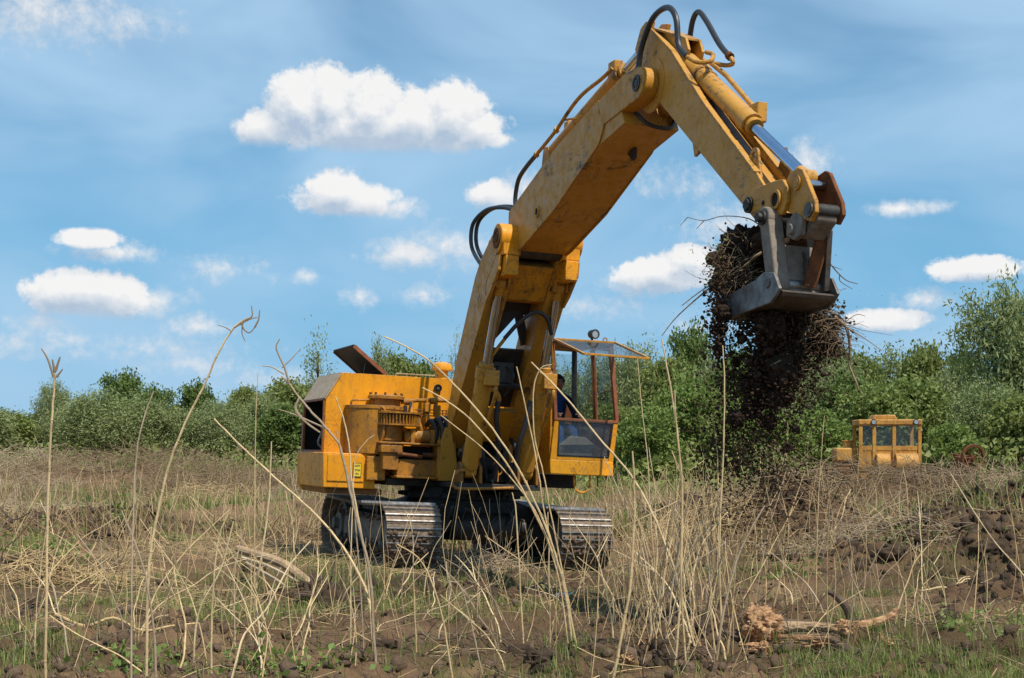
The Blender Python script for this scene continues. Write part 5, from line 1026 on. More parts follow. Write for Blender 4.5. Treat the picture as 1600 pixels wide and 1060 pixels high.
# dry field further off: standing and leaning stems, brush heaps
dfar = lambda X, Y: (.2 + .8*sstep(.42, .58, fbm(X*.35, Y*.35, 3, 33)))
lying(8000, 22, 72, .2, .8, .004, .009, .5, 'straw_far', 'dry_grass', 'dry pale grass of the field behind the excavator', 'grass', dfar, 1.4, .05, 4, .12, .55)
lying(1800, 22, 66, .4, 1.1, .004, .008, .22, 'straw_litter', 'standing_straw', 'thin dry stems standing in the far field', 'straw', dfar, 1.4, 0, 4, .1, 1.25)
def heap(n, cx, cy, rx, ry, h, l0, l1, r0, r1, mat, name, label):
    a = rng.uniform(0, 2*np.pi, n); d = np.sqrt(rng.random(n)); X = cx + rx*d*np.cos(a); Y = cy + ry*d*np.sin(a); L = rng.uniform(l0, l1, n); b_ = rng.uniform(0, 2*np.pi, n); pt = rng.normal(.1, .38, n)
    D = np.stack([np.cos(b_)*np.cos(pt), np.sin(b_)*np.cos(pt), np.sin(pt)], -1); t = np.linspace(-.5, .5, 4); Z = hz(X, Y) + h*(1-d**2)*rng.random(n)**.6 + .05
    PL = np.stack([X, Y, Z], -1)[:, None] + D[:, None]*(L[:, None]*t[None])[:, :, None] + rng.normal(0, .05, (n, 4, 3))*L[:, None, None]*.6; PL[..., 2] = np.maximum(PL[..., 2], hz(PL[..., 0], PL[..., 1])+.01)
    V, Fc = tubes_np(PL, rng.uniform(r0, r1, (n, 1))*np.linspace(1, .5, 4)[None], 3); tag(link(name, mesh_np(name, V, Fc, MAT[mat])), label, 'brush', kind='stuff')
for (n, cx, cy, rx, ry, h, mat, lb_) in ((1500, -12, 45, 6, 2.5, .8, 'twig_brown', 'low brown brush heap at the back left of the field'), (1500, -19, 51, 6, 3, .8, 'straw_grey', 'grey brush heap at the far left of the field'), (900, -7.5, 41, 4, 2, .5, 'twig_brown', 'brush heap behind the rear of the excavator'),
        (800, 7.4, 29.8, 3.4, 1.8, .45, 'twig_brown', 'brown brush heap in front of the bulldozer'), (1200, 11.5, 31, 3.2, 2, .5, 'straw_grey', 'grey brush heap right of the bulldozer'), (260, 4.2, 22.6, 1.5, 1.1, .35, 'twig_brown', 'thin brush on the soil heap beyond the bucket'),
        (700, 3.6, 27, 2.2, 1.6, .4, 'straw_grey', 'pale brush heap between excavator and bulldozer'), (700, 14.5, 26, 2.5, 2, .8, 'twig_brown', 'brush heap at the right edge of the field'), (700, -11, 30, 3, 2, .35, 'straw_grey', 'flattened dry brush left of the excavator')):
    heap(n, cx, cy, rx, ry, h, .4, 1.5, .004, .013, mat, 'brush_heap', lb_)
for (n, px, py, rx, ry, h, mat, lb_) in ((260, 60, 770, 1.3, 1.0, .6, 'straw_grey', 'tangled dry brush behind the forked stalk'), (240, 330, 790, 1.5, 1.0, .5, 'straw_litter', 'tangled dry stems left of the excavator'), (200, 445, 800, 1.0, .8, .55, 'straw_grey', 'dry brush close behind the engine house'), (170, 90, 905, .9, .4, .12, 'straw', 'stems lying together over the weeds at left'),
        (130, 740, 890, .7, .35, .18, 'straw_grey', 'broken brush pushed up under the undercarriage'), (200, 1090, 840, .9, .8, .4, 'straw_litter', 'dry tangle behind the stalk cluster'), (180, 1350, 850, 1.2, .8, .35, 'straw_grey', 'dry tangle among the right-hand mounds')):
    g = gpt(px, py); heap(n, g.x, g.y, rx, ry, h, .25, 1.1, .003, .007, mat, 'brush_heap', lb_)
# soil clods
X, Y = scatter(9000, 9.2, 26, lambda X, Y: .15 + .85*sstep(.45, .62, fbm(X*.5, Y*.5, 3, 77)), 1.6); S = .008 + .055*rng.random(len(X))**4
V, Fc = clods_np(np.stack([X, Y, hz(X, Y) + S*.1], -1), S, 1, .36); tag(link('soil_crumbs', mesh_np('soil_crumbs', V, Fc, MAT['soil'])), 'loose brown crumbs and clods of churned soil', 'soil', kind='stuff')
X, Y = [], []
for (a, b_, rx, ry, h) in MOUNDS:
    if b_ < 27 and h > .13: k = int(500*rx*ry); X += list(rng.normal(a, rx*.55, k)); Y += list(rng.normal(b_, ry*.55, k))
X, Y = np.array(X), np.array(Y); k = ~footprint(X, Y); X, Y = X[k], Y[k]; S = .012 + .075*rng.random(len(X))**3.2
V, Fc = clods_np(np.stack([X, Y, hz(X, Y) - S*.15], -1), S, 1, .42); tag(link('mound_clods', mesh_np('mound_clods', V, Fc, MAT['soil_dark'])), 'dark freshly turned clods on the soil mounds', 'soil', kind='stuff')
# green grass tufts
def blades(n, y0, y1, dens, l0, l1, w, mat, name, label, p=1.6):
    X, Y = scatter(n, y0, y1, dens, p); n = len(X); a = rng.uniform(0, 2*np.pi, n); L = rng.uniform(l0, l1, n); lean = np.abs(rng.normal(.45, .3, n)); g = hz(X, Y); wd = w*rng.uniform(.6, 1.3, n)
    o = np.stack([X, Y, g], -1); D = np.stack([np.cos(a), np.sin(a)], -1); S = np.stack([-np.sin(a), np.cos(a), np.zeros(n)], -1)*wd[:, None]
    def at(t): 
        q = o.copy(); q[:, :2] += D*(L*np.sin(lean)*t**1.7)[:, None]; q[:, 2] += L*np.cos(lean*t)*t; return q
    m1 = at(.5); tp = at(1.0); V = np.stack([o-S, o+S, m1-S*.8, m1+S*.8, tp-S*.12, tp+S*.12], 1); i = np.arange(n)[:, None]*6
    Fc = np.concatenate([i + np.array([[0, 1, 3, 2]]), i + np.array([[2, 3, 5, 4]])]); return tag(link(name, mesh_np(name, V.reshape(-1, 3), Fc, MAT[mat])), label, 'grass', kind='stuff')
gd = lambda X, Y: sstep(.51, .62, fbm(X*.8 + 5, Y*.8, 4, 121)) * .9 + .08
blades(100000, 9.2, 30, gd, .04, .17, .0030, 'grass_green', 'green_grass', 'short green grass growing in patches on the soil', 1.7)
blades(30000, 22, 75, lambda X, Y: .06 + .94*sstep(.46, .60, fbm(X*.2, Y*.2, 3, 131)), .15, .5, .012, 'grass_green', 'green_grass', 'taller green grass far out in the field', 1.3)
# broad-leaved weeds where the photograph has them
def weed(px, py, n, rx, ry, h, label, mat='leaf_bright', ls=(.015, .04)):
    g = gpt(px, py); C = rng.normal(0, 1, (n, 3))*np.array([rx, ry, 0]); C[:, 2] = np.abs(rng.normal(0, h, n)) ; C[:, 2] += hz(C[:, 0]+g.x, C[:, 1]+g.y) - g.z
    o = empty('weed', g); V, Fc = leafmesh(C, rng.uniform(*ls, n), asp=.7); link('leaves', mesh_np('leaves', V, Fc, MAT[mat]), o)
    b = MB()
    for k in range(9):
        x, y = rng.normal(0, rx*.6), rng.normal(0, ry*.6); b.tube([(x, y, hz1(x+g.x, y+g.y)-g.z-.02), (x*1.1, y, h*.7), (x*1.2, y, h*1.6)], .004, 4, 2, .002)
    tag(b.build('stems', MAT['leaf_green'], o), kind='stuff'); return tag(o, label, 'weed')
weed(50, 862, 520, .33, .35, .16, 'bright green leafy weed patch at the left edge beyond the forked stalk'); weed(95, 878, 260, .2, .2, .10, 'low green weed right of the forked stalk')
weed(188, 822, 260, .14, .14, .34, 'upright green weed growing from a dark root clump', 'leaf_green'); weed(275, 852, 150, .2, .2, .10, 'small green weed right of the upright weed'); weed(1488, 1000, 60, .06, .05, .06, 'single small bright green weed at lower right')
weed(430, 1045, 260, .35, .15, .10, 'green weed at the lower edge in front of the excavator'); weed(215, 1050, 130, .2, .12, .10, 'green weed at the lower left edge'); weed(1235, 900, 180, .25, .25, .10, 'low green weed below the dark soil heap', 'leaf_green')
weed(1405, 850, 420, .5, .5, .12, 'green weed patch among the soil on the right', 'leaf_green', (.012, .03)); weed(1545, 985, 240, .3, .3, .09, 'green weed near the lower right corner', 'leaf_green', (.012, .03)); weed(330, 800, 300, .6, .6, .10, 'green weed patch in the straw left of the excavator', 'leaf_green', (.015, .04)); weed(1180, 770, 300, .6, .6, .12, 'green weed patch beyond the stalk cluster', 'leaf_bright', (.015, .04)); weed(1325, 800, 260, .5, .5, .10, 'green weed patch left of the right-hand mounds', 'leaf_bright', (.015, .035)); weed(905, 950, 160, .3, .2, .08, 'green weed in front of the right-hand track', 'leaf_green', (.012, .03))
# ---------------------------------------------------------------- tall dry stalks, one object each
def stalk(name, pts, Y, wpx, label, mat='straw', twigs=(), group='tall dry stalks in front of the excavator', dY=0.0):
    """pts run from the foot upwards in picture units at distance Y (the stalk leans dY metres along the view from foot to tip)"""
    m = len(pts); P = [wpt(p[0], p[1], Y + dY*i/(m-1)) for i, p in enumerate(pts)]
    g = hz1(P[0].x, P[0].y)
    if P[0].z > g: P.insert(0, Vector((P[0].x + (P[0].x-P[1].x)*.3, P[0].y, g - .03)))
    o = empty(name, P[0]); r = wpx*.285*Y/F_PX
    b = MB(); c = catmull([p - P[0] for p in P], 5); k = len(c)
    c = [p + Vector((random.gauss(0, r*.16), random.gauss(0, r*.16), 0)) if 0 < i < k-1 else p for i, p in enumerate(c)]
    b.tube(c, r, 7, r1=r*.55, raw=True)
    for s in (.18, .33, .47, .6, .74, .86):
        q = c[int(s*(k-1))]; t = (c[min(k-1, int(s*(k-1))+1)] - q).normalized(); rr = r*(1-.45*s); b.cyl(q - t*rr*.5, q + t*rr*.5, rr*1.25, n=7)
    b.build('stem', MAT[mat], o)
    for (tp, w_) in twigs:
        MB().tube([wpt(p[0], p[1], Y + dY) - P[0] for p in tp], w_/2*Y/F_PX, 5, 4, w_/4*Y/F_PX).build('twig', MAT[mat if mat != 'straw' else 'twig_brown'], o)
    return tag(o, label, 'stalk', group)
S_ = stalk
S_('dry_stalk', [(71,1150),(72,1000),(74,820),(79,690),(84,620),(86,578)], 6.6, 9, 'thick dry stalk with a forked stubby tip at far left', twigs=[([(84,590),(75,562),(65,545)],4),([(86,582),(82,562)],5),([(87,580),(94,558)],5),([(88,590),(98,577)],4)])
S_('dry_stalk', [(232,900),(243,820),(262,735),(290,660),(318,605),(343,548),(366,512),(385,498)], 9.6, 8, 'long bowed stalk with a twiggy crooked tip left of the excavator', twigs=[([(366,512),(388,500),(402,496)],3),([(376,504),(382,516),(390,520),(398,512)],3),([(362,518),(352,512),(340,508)],2),([(384,500),(394,494),(393,478)],3),([(380,500),(378,520),(383,534)],2.4),([(398,512),(404,500),(406,485)],3.4)])
S_('dry_stalk', [(206,905),(209,790),(214,705),(226,650),(240,612)], 8.8, 6, 'dark-tipped stalk leaning right between the forked and the bowed stalk', 'straw_grey')
S_('dry_stalk', [(398,900),(398,760),(400,650),(403,585)], 12.5, 4, 'slim straight stalk halfway between bowed stalk and excavator')
S_('dry_stalk', [(586,1100),(583,990),(574,930),(545,868),(495,806),(440,756),(380,700),(335,655)], 10.2, 9, 'thick stalk sloping down from the left to the tracks', dY=1.5)
S_('dry_stalk', [(592,1090),(584,1000),(578,900),(560,820),(547,770),(532,700),(512,672),(488,645),(468,622),(452,600),(440,588)], 10.0, 9, 'crooked grey stalk rising past the engine house opening', 'straw_grey', twigs=[([(468,622),(462,640),(478,660),(500,676)],5),([(452,600),(445,575),(432,545),(437,530)],4),([(444,585),(425,574),(410,572)],3),([(440,575),(456,560),(470,545)],2.5),([(505,668),(460,648),(435,640)],3)])
S_('dry_stalk', [(582,1000),(572,880),(556,790),(548,740),(546,700),(538,660),(524,620)], 10.6, 6.5, 'pale stalk with a broken white top in front of the engine house')
S_('dry_stalk', [(565,950),(552,780),(536,720),(529,690),(526,674)], 11.0, 5, 'short thin stalk below the engine house', 'straw_grey')
S_('dry_stalk', [(548,1000),(548,880),(552,760),(556,715),(572,690),(585,680)], 11.2, 4, 'thin stalk bent over in front of the warning plate')
S_('dry_stalk', [(896,1030),(884,930),(862,850),(836,785),(800,715),(745,640),(680,572),(640,545),(600,526)], 10.6, 7, 'long bent stalk arching left across the lower boom', dY=-.3)
S_('dry_stalk', [(900,1030),(888,940),(866,870),(830,792),(790,722),(735,656),(695,625),(660,606)], 10.7, 7, 'second bent stalk arching left across the lower boom cylinders', dY=-.2)
S_('dry_stalk', [(890,1030),(874,910),(846,820),(815,768),(760,706),(690,650)], 10.8, 5, 'lowest of the stalks arching left across the excavator')
S_('dry_stalk', [(905,1030),(884,930),(862,850),(850,800),(838,720),(824,650),(807,573)], 10.6, 6, 'steep stalk crossing between the boom cylinders')
S_('dry_stalk', [(903,1020),(880,900),(860,800),(849,740),(836,690),(833,640),(835,600),(846,575),(862,570)], 10.8, 5, 'stalk with a hooked top in front of the cab post')
S_('dry_stalk', [(1085,1010),(1050,880),(1018,800),(985,742),(935,684),(895,634),(860,596),(830,566)], 10.9, 7, 'long pale stalk slanting across the cab windows')
S_('dry_stalk', [(955,1085),(968,1010),(984,920),(990,830),(991,760),(988,705)], 9.5, 9, 'golden thick stalk standing right of the excavator', 'straw')
S_('dry_stalk', [(1055,1040),(1063,930),(1066,800),(1060,690),(1047,600),(1034,530)], 10.2, 7, 'tall stalk with its tip above the bushes right of the cab')
S_('dry_stalk', [(1030,960),(1018,830),(1012,720),(1004,650),(996,560)], 11.5, 4, 'thin greenish stalk under the raised windshield', 'straw')
S_('dry_stalk', [(1072,1045),(1064,900),(1066,760),(1058,680),(1054,610)], 10.1, 7, 'pale stalk leaning in the cluster right of the excavator')
S_('dry_stalk', [(1128,990),(1124,860),(1130,700),(1132,600),(1129,540)], 11.8, 6, 'straight stalk standing in front of the falling soil', 'straw')
S_('dry_stalk', [(1125,940),(1122,820),(1121,710),(1113,645)], 12.2, 4, 'short straight stalk left of the one before the falling soil')
S_('dry_stalk', [(1115,1060),(1130,960),(1150,880),(1172,830),(1195,790)], 9.9, 8, 'stout stalk leaning right towards the soil heap', 'straw_grey')
S_('dry_stalk', [(1212,935),(1232,840),(1220,770),(1205,720),(1190,695)], 13.0, 4.5, 'curved stalk rising over the dark soil heap')
S_('dry_stalk', [(1275,920),(1277,830),(1281,740),(1288,650)], 13.5, 4, 'straight thin stalk left of the bulldozer')
S_('dry_stalk', [(1640,960),(1600,900),(1545,835),(1485,740)], 12.0, 5, 'pale stalk slanting over the soil at the right edge')
S_('dry_stalk', [(1382,1000),(1352,945),(1330,900),(1324,870)], 12.0, 6, 'crooked branch standing right of the splintered log', 'straw_grey')
S_('dry_stalk', [(330,1080),(331,960),(340,850),(358,800)], 9.7, 6, 'stalk leaning right at the lower left of the excavator')
S_('dry_stalk', [(246,1110),(240,980),(222,880),(190,798)], 9.2, 8, 'stalk leaning left at lower left', 'straw_grey')
S_('dry_stalk', [(410,1010),(400,930),(412,850),(420,780),(424,690)], 10.6, 7, 'pale stalk standing left of the tracks')
S_('dry_stalk', [(300,1070),(310,960),(345,890),(365,815)], 10.4, 6, 'smooth stalk crossing others left of the log')
S_('dry_stalk', [(650,1000),(646,900),(644,830),(633,798)], 11.0, 4, 'short stalk in front of the left-hand track')
S_('dry_stalk', [(710,1080),(690,960),(660,880),(620,850)], 9.8, 6, 'stalk leaning left in front of the left-hand track', 'straw')
S_('dry_stalk', [(755,1060),(735,970),(718,915),(696,910)], 10.0, 5, 'broken stalk bent over before the undercarriage', 'straw_grey')
S_('dry_stalk', [(818,1010),(812,900),(806,800),(800,770)], 11.2, 6, 'straight stalk in front of the undercarriage')
S_('dry_stalk', [(860,1015),(858,900),(856,800)], 11.2, 5, 'upright stalk left of the right-hand track')
S_('dry_stalk', [(0,880),(28,840),(60,800)], 10.0, 5, 'dark twig slanting in at the left edge', 'twig_dark')
S_('dry_stalk', [(-30,795),(20,812),(48,800)], 9.0, 7, 'dark bent branch end at the left edge', 'twig_dark')
# the many smaller ones: copies of a few stems with bends and broken tops
PRO = []
for s in range(14):
    r = random.Random(100+s); b = MB(); x = y = 0; P = [(0, 0, -.04)]; bx, by = r.gauss(0, .10), r.gauss(0, .10)
    for k in range(1, 7): x += bx/6*k*.7 + r.gauss(0, .012); y += by/6*k*.7 + r.gauss(0, .012); P.append((x, y, k/6))
    b.tube(P, .0052, 5, 3, .0028)
    if s % 3 == 0: q = P[4]; b.tube([q, (q[0]+r.gauss(0, .1), q[1]+r.gauss(0, .1), q[2]+.22)], .004, 4, 2, .002)
    if s % 4 == 1: q = P[6]; b.tube([q, (q[0]+r.gauss(.08, .1), q[1]+r.gauss(0, .1), q[2]-.12)], .0035, 4, 2, .002)
    PRO.append([b.mesh('dry_stalk', MAT[mm], 60) for mm in ('straw', 'straw_grey')])
ZN = [('thin stalks left of the excavator', -40, 480, 9.6, 24, 95), ('short stalks before the tracks', 480, 960, 10.0, 16.4, 62), ('stalk cluster right of the excavator', 960, 1190, 10.0, 22, 88), ('thin stalks among the right-hand mounds', 1190, 1640, 10.5, 26, 50)]
WHERE = [(60, 'at the left edge'), (150, 'beside the forked stalk'), (225, 'left of the bowed stalk'), (300, 'right of the bowed stalk'), (380, 'by the debarked log'), (480, 'left of the tracks'), (600, 'before the outer track side'), (700, 'before the left-hand track'), (800, 'before the undercarriage'),
         (880, 'left of the right-hand track'), (970, 'before the right-hand track'), (1030, 'just right of the cab'), (1070, 'in the dense stalk cluster'), (1120, 'right in the stalk cluster'), (1200, 'under the falling soil'), (1280, 'by the dark soil heap'), (1360, 'left of the bulldozer'), (1450, 'in line with the bulldozer'), (1540, 'right of the bulldozer'), (9999, 'at the right edge')]
made = {}
for grp, p0, p1, y0, y1, n in ZN:
    k = 0
    while k < n:
        Y = y0 * (y1/y0)**random.random(); px = random.uniform(p0, p1); X = (px-800)*Y/F_PX
        if 960 < p1 <= 1190 and random.random() < .6: px = random.gauss(1065, 40); X = (px-800)*Y/F_PX
        if footprint(np.array([X]), np.array([Y]))[0] or (math.hypot(X-EX_C.x, Y-EX_C.y) < 2.6): continue
        tone = 0 if random.random() < .72 else 1
        o = link('dry_stalk', random.choice(PRO)[tone]); h = random.choice((.35, .5, .7, .9, 1.1)) * random.uniform(.8, 1.2)
        if p0 == 960: h *= 1.25
        if p0 == 480: h *= .75
        lx, ly = random.gauss(0, .22), random.gauss(0, .22)
        w_ = random.uniform(.8, 1.7); o.location = (X, Y, hz1(X, Y)); o.scale = (w_, w_, h); o.rotation_euler = (lx, ly, random.uniform(0, 6.28)); k += 1
        lab = ('pale', 'grey')[tone] + ' ' + ('ankle-high' if h < .4 else 'knee-high' if h < .65 else 'thigh-high' if h < .95 else 'waist-high') + ' dry stalk ' + ('leaning right ' if ly > .14 else 'leaning left ' if ly < -.14 else 'standing ') + next(t for m_, t in WHERE if px < m_)
        made.setdefault(lab, []).append((px, Y, o, grp))
for lab, L in made.items():
    L.sort(key=lambda q: q[0])
    for i, (px, Y, o, grp) in enumerate(L):
        s = '' if len(L) == 1 else (', %s of them' % ('nearer' if Y == min(q[1] for q in L) else 'farther')) if len(L) == 2 else ', %s from left' % ('first', 'second', 'third', 'fourth', 'fifth', 'sixth', 'seventh', 'eighth', 'ninth', 'tenth', 'eleventh', 'twelfth')[i]
        tag(o, lab + s, 'stalk', grp)

# ---------------------------------------------------------------- logs, stump, litter
def splinters(b, c, ax, n, r, l, sp=.5):
    c = Vector(c); ax = Vector(ax).normalized(); u = ax.orthogonal().normalized(); w = ax.cross(u)
    for k in range(n):
        a = random.uniform(0, 6.28); q = r*math.sqrt(random.random()); p = c + u*math.cos(a)*q + w*math.sin(a)*q; d = (ax + (u*math.cos(a) + w*math.sin(a))*random.gauss(sp*.5, sp)).normalized(); L = l*random.uniform(.3, 1); t = random.uniform(.006, .018)
        b.obox(p - d*.03, p + d*L, t, t*random.uniform(.4, 1.2)); 
lg = empty('splintered_log', gpt(1270, 1000)); g0 = lg.location.copy()
def L_(px, py, dz=0, dy=0): Y = g0.y + dy; return Vector(((px-800)*Y/F_PX, Y, EYE + (695-py)*Y/F_PX + dz)) - g0
def torn(name, c, rad, sq, seed, parent, amp=.9, mat='fresh_wood'):
    v, f = ico(5); q = 1 + amp*(fbm(v[:,0]*3.2+seed, v[:,1]*3.2+v[:,2]*2.2, 4, seed)-.5)*2*.6 + .35*(fbm(v[:,0]*12+seed, v[:,2]*4+v[:,1]*12, 3, seed+5)-.5)
    o = link(name, mesh_np(name, v*q[:, None]*np.array(sq)*rad, f, MAT[mat]), parent); o.location = c; return o
torn('trunk', L_(1255,985,0,.02), .30, (1.35, .36, .36), 75, lg, .45, 'bark'); torn('bare_strip', L_(1250,972,0,-.03), .14, (1.7, .4, .28), 76, lg, .5, 'pale_wood')
torn('splintered_end', L_(1200,970,0,-.04), .13, (1.0, .8, 1.05), 71, lg); torn('torn_knot', L_(1316,975,0,-.04), .075, (1.1, .8, .9), 72, lg)
b = MB(); splinters(b, L_(1202,962), (.1, -.2, 1), 26, .08, .13, .25); splinters(b, L_(1192,972,0,-.06), (-.5, -.5, .6), 20, .07, .10, .3); b.build('splinters', MAT['fresh_wood'], lg)
MB().tube([L_(1318,975), L_(1350,968), L_(1375,957), L_(1386,945)], .05, 8, 5, .02).build('limb', MAT['fresh_wood'], lg)
MB().tube([L_(1325,984), L_(1355,983), L_(1388,979)], .028, 8, 4, .012).build('limb', MAT['bark'], lg)
MB().tube([L_(1322,965), L_(1316,945), L_(1300,925), L_(1290,920)], .032, 8, 4, .018).build('limb', MAT['bark'], lg)
MB().tube([L_(1185,990), L_(1160,985), L_(1150,978)], .05, 8, 4, .015).build('root', MAT['bark'], lg)
torn('split_wood', L_(1205,1003,0,-.15), .12, (1.6, .8, .35), 73, lg)
lg.scale = (1.15, 1.15, 1.05); lg.location.z -= .05
tag(lg, 'splintered log with torn orange wood lying at lower right', 'log')
sg = empty('split_slab', gpt(1275, 1022)); g0 = sg.location.copy(); torn('torn_face', L_(1255,1012,.03), .12, (2.0, .6, .32), 74, sg); b = MB(); splinters(b, L_(1225,1008,.04), (1, -.15, .02), 14, .05, .40, .08); b.build('splinters', MAT['fresh_wood'], sg); MB().tube([L_(1290,1008,.04), L_(1330,1025,.02), L_(1370,1042)], .05, 9, 4, .035).build('bark_side', MAT['bark'], sg); tag(sg, 'split slab of bark and orange wood below the splintered log', 'log')
def chip(px, py, r, label, n=60):
    g = gpt(px, py); o = empty('wood_chip', g); b = MB(); splinters(b, (0, 0, r*.4), (.3, -.3, .9), n, r, r*1.3, .7); b.build('splinters', MAT['fresh_wood'], o); b = MB(); b.cyl((r*.2, .05, -.02), (r*1.6, .12, r*.5), r*.8, r*.6, 10); b.build('bark_piece', MAT['bark'], o); return tag(o, label, 'wood chip')
chip(1388, 1022, .07, 'torn stub with orange wood near the lower right corner'); chip(1195, 1025, .05, 'small orange wood chip below the splintered log'); chip(1022, 1018, .06, 'orange torn stub in the middle of the foreground'); chip(722, 905, .06, 'pale torn wood under the excavator front'); chip(978, 1040, .05, 'upright torn stump at the lower edge')
fl = empty('fallen_log', gpt(440, 915)); g0 = fl.location.copy()
b = MB(); b.tube([L_(372,858,.0,.5), L_(405,868,0,.35), L_(440,880,0,.2), L_(466,898,0,.1), L_(488,918), L_(500,932)], .045, 10, 5, .062); b.build('trunk', MAT['pale_wood'], fl)
for pts in ([(378,872,.1),(420,885,.05),(470,912,0),(495,930,-.05)], [(385,880,.0),(430,905,-.1),(470,935,-.15)], [(400,890,0),(440,912,-.1),(462,950,-.2)]):
    MB().tube([L_(p[0], p[1], 0, p[2]) for p in pts], .022, 6, 4, .012).build('bark_strip', MAT['straw_grey'], fl)
tag(fl, 'pale debarked log lying left of the excavator tracks', 'log')
rp = empty('root_plate', gpt(515, 948)); g0 = rp.location.copy()
for k in range(26):
    a = random.uniform(-.6, 3.7); L = random.uniform(.2, .5); q = Vector((random.gauss(0, .1), random.gauss(0, .08), 0)); e = q + Vector((math.cos(a)*L*.8, random.gauss(0, .12), abs(math.sin(a))*L*.9)); MB().tube([q, (q+e)/2 + Vector((random.gauss(0, .03), 0, .05)), e], random.uniform(.008, .022), 6, 3, .006).build('root', MAT['bark' if k % 2 else 'twig_dark'], rp)
v, f = ico(4); vv = v*(1 + .5*(fbm(v[:,0]*2.4+3, v[:,1]*2.4+v[:,2]*2, 4, 9)-.5)[:, None]*2)*np.array([.30, .22, .17]); link('soil_ball', mesh_np('soil_ball', vv, f, MAT['soil_dark'], True), rp); tag(rp, 'upturned root plate with dark soil beside the left-hand track', 'stump')
for (px, py, rad, lab) in ((165, 842, .22, 'dark upturned soil and roots under the upright green weed'), (60, 955, .12, 'dark soil lump with roots at the left edge'), (395, 895, .14, 'dark clod at the end of the debarked log'), (855, 1035, .10, 'dark soil lump at the lower edge in the middle'), (1110, 1000, .14, 'brown rounded clod in the cluster of stalks'), (1225, 830, .16, 'dark clod on the soil heap beyond the bucket'),
                           (1260, 838, .11, 'smaller dark clod right of the heap'), (1400, 880, .16, 'lumpy dark clod among the mounds on the right'), (1545, 870, .18, 'big dark clod near the right edge'), (1480, 970, .10, 'brown clod left of the lower right weed'), (600, 1012, .08, 'brown clod in front of the left-hand track')):
    p = gpt(px, py); lump('soil_clod', p + Vector((0, 0, rad*.2)), rad, MAT['soil_dark'], lab, 'soil', 4, .5, int(px), (1.2, 1, .7))
MB_ = empty('short_log', gpt(205, 965)); b = MB(); b.cyl((-.14, .05, .04), (.12, -.03, .05), .045, .05, 12); b.build('bark', MAT['bark'], MB_); b = MB(); b.cyl((-.145, .052, .04), (-.139, .05, .04), .04, n=12); b.build('cut_end', MAT['pale_wood'], MB_); tag(MB_, 'short grey piece of log on the soil at left', 'log')
st_ = empty('broken_stub', gpt(42, 1015)); b = MB(); b.tube([(-.12, 0, .02), (-.02, 0, .12), (.10, 0, .05), (.14, 0, -.05)], .022, 7, 4, .02); b.build('bark', MAT['bark'], st_); tag(st_, 'bent broken branch stub in the lower left corner', 'branch')
for (px, py, w_, a, lab) in ((840, 925, .5, .3, 'dark fallen branch left of the white bottle'), (690, 1000, .6, .1, 'thin dark branch lying in the middle foreground'), (1480, 925, .8, .15, 'pale branch lying across the soil at the right'), (60, 880, .9, .25, 'bundle stalk lying across the weeds at left'), (200, 985, 1.1, .2, 'long stalk lying over the soil at lower left'), (985, 950, .5, -.4, 'pale branch lying in front of the right-hand track'), (1340, 1030, .7, -.35, 'dark branch lying in the lower right')):
    g = gpt(px, py); b = MB(); c, s = math.cos(a), math.sin(a); P = []
    for t in np.linspace(-.5, .5, 6): x, y = g.x + w_*t*c, g.y + w_*t*s*1.5; P.append(Vector((x, y, hz1(x, y) + .03 + .06*(.25-t*t))) - g)
    b.tube(P, .014, 7, 4, .007); b.tube([P[3], P[3] + Vector((.1, .05, .1)), P[3] + Vector((.2, .08, .12))], .006, 5, 3, .003); o = b.build('fallen_branch', MAT['bark' if 'dark' in lab else 'straw']); o.location = g; tag(o, lab, 'branch')
bo = empty('plastic_bottle', gpt(868, 938), (0, R(82), R(15))); b = MB(); b.lathe([(.028, 0), (.032, .01), (.032, .11), (.026, .14), (.012, .16), (.012, .175)], 16); b.build('bottle_body', MAT['white_plastic'], bo); MB().lathe([(.0325, .04), (.0328, .042), (.0328, .075), (.0325, .077)], 16).build('label_band', MAT['red_print'], bo); MB().lathe([(.014, .172), (.014, .19), (.012, .192)], 12).build('cap', MAT['white_plastic'], bo); bo.location.z += .03
tag(bo, 'white plastic bottle with a red mark lying before the tracks', 'bottle')

# ---------------------------------------------------------------- bulldozer and spoked wheel in the distance
DY = 37.0; k = DY/F_PX
dz = empty('bulldozer', ((1385-800)*k, DY, hz1((1385-800)*k, DY) - .05), (0, 0, R(-6))); PZ = MAT['paint_dozer']; tag(dz, 'old yellow bulldozer half hidden behind brush at the right', 'bulldozer')
zt = EYE + (695-655)*k - dz.location.z; z0 = zt - 1.25
b = MB(); b.box(-.80, .80, -.65, .65, zt-.17, zt-.02); b.build('roof', PZ, dz, .03); b = MB(); b.prism([(-.42, zt-.02), (-.36, zt+.10), (.16, zt+.10), (.22, zt-.02)], -.4, .35, 'y'); b.build('roof_box', PZ, dz, .02)
for x in (-.74, -.40, .10, .74): b = MB(); b.box(x-.045, x+.045, -.62, -.55, z0, zt-.17); b.build('post', PZ, dz, .008)
for x in (-.74, .74): b = MB(); b.box(x-.045, x+.045, .55, .62, z0, zt-.17); b.build('post', PZ, dz, .008)
b = MB(); b.box(-.77, .77, -.60, -.56, zt-.70-.12, zt-.70); b.build('window_rail', PZ, dz, .006)
for x0, x1 in ((-.70, -.45), (-.36, .06), (.14, .70)): MB().box(x0, x1, -.59, -.58, zt-.70, zt-.17).build('window_pane', MAT['glass'], dz)
b = MB(); b.box(-.76, .76, -.59, -.55, z0-.3, zt-.82); b.build('cab_wall', PZ, dz, .01)
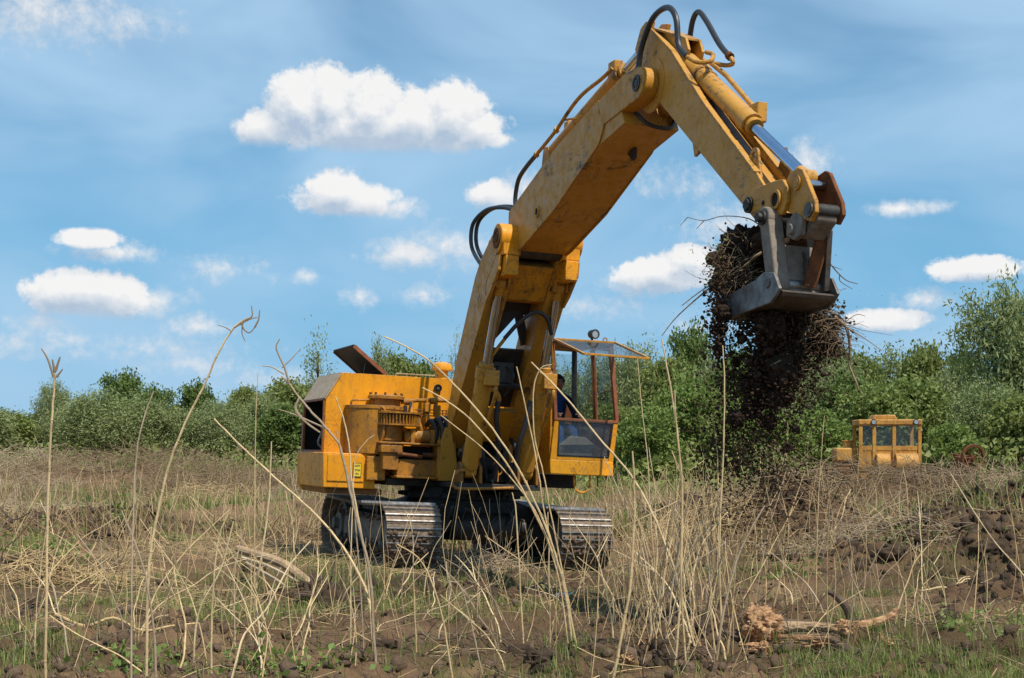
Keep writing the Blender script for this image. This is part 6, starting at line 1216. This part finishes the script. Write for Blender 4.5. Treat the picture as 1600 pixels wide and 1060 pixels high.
b = MB(); b.cyl((.12, -.62, z0+.10), (.68, -.62, z0+.10), .26, n=20); b.build('fuel_tank', PZ, dz, .01); b = MB(); b.cyl((-.36, -.62, z0+.12), (-.02, -.62, z0+.12), .24, n=20); b.build('fuel_tank', PZ, dz, .01)
b = MB(); b.box(-.76, .76, .5, .56, z0, zt-.7); b.build('front_wall', PZ, dz)
for x in (-.42, .64): b = MB(); b.cyl((x, -.68, zt-.09), (x, -.64, zt-.09), .075, n=18); b.build('lamp', MAT['iron_dark'], dz); MB().cyl((x, -.695, zt-.09), (x, -.68, zt-.09), .055, n=16).build('lamp_lens', MAT['lens'], dz)
b = MB(); b.box(-1.35, -.78, -.45, .45, z0+.15, z0+.50); b.build('hood', PZ, dz, .04); b = MB(); b.cyl((-.98, 0, z0+.5), (-.98, 0, z0+.66), .14, n=18); b.cyl((-.98, 0, z0+.66), (-.98, 0, z0+.70), .17, n=18); b.build('air_cleaner', PZ, dz, .01)
b = MB(); b.box(-1.3, -.8, -.40, .40, z0-.3, z0+.15); b.build('engine', MAT['rust'], dz, .02)
for y in (-.8, .8):
    b = MB(); b.prism([(-1.4, .12), (-1.5, .4), (-1.3, .72), (1.0, .78), (1.25, .5), (1.1, .1)], y-.22, y+.22, 'y'); b.build('track', MAT['iron_dark'], dz, .05)
b = MB(); b.box(-1.0, .9, -.55, .55, .35, z0-.2); b.build('chassis', PZ, dz, .03)
wy = 34.0; kw = wy/F_PX; wz = EYE + (695-712)*kw
wh = empty('spoked_wheel', ((1520-800)*kw, wy, wz-.06), (R(8), 0, R(20))); b = MB(); b.ring((0, 0, 0), (0, 1, 0), .33, .275, .07, 28); b.build('rim', MAT['rust'], wh); b = MB(); b.cyl((0, -.06, 0), (0, .06, 0), .06, n=14); b.build('hub', MAT['rust'], wh)
for j in range(8): a = j*math.pi/4; MB().tube([(0, 0, 0), (.29*math.cos(a), 0, .29*math.sin(a))], .018, 6, raw=True).build('spoke', MAT['rust'], wh)
b = MB(); b.cyl((0, .05, 0), (.1, .9, -.05), .04, n=10); b.build('axle', MAT['rust'], wh); b = MB(); b.box(-.16, .16, .15, .5, -.9, -.02); b.build('frame', MAT['rust'], wh, .02); tag(wh, 'rusty spoked steel wheel on an old frame at the right', 'wheel')
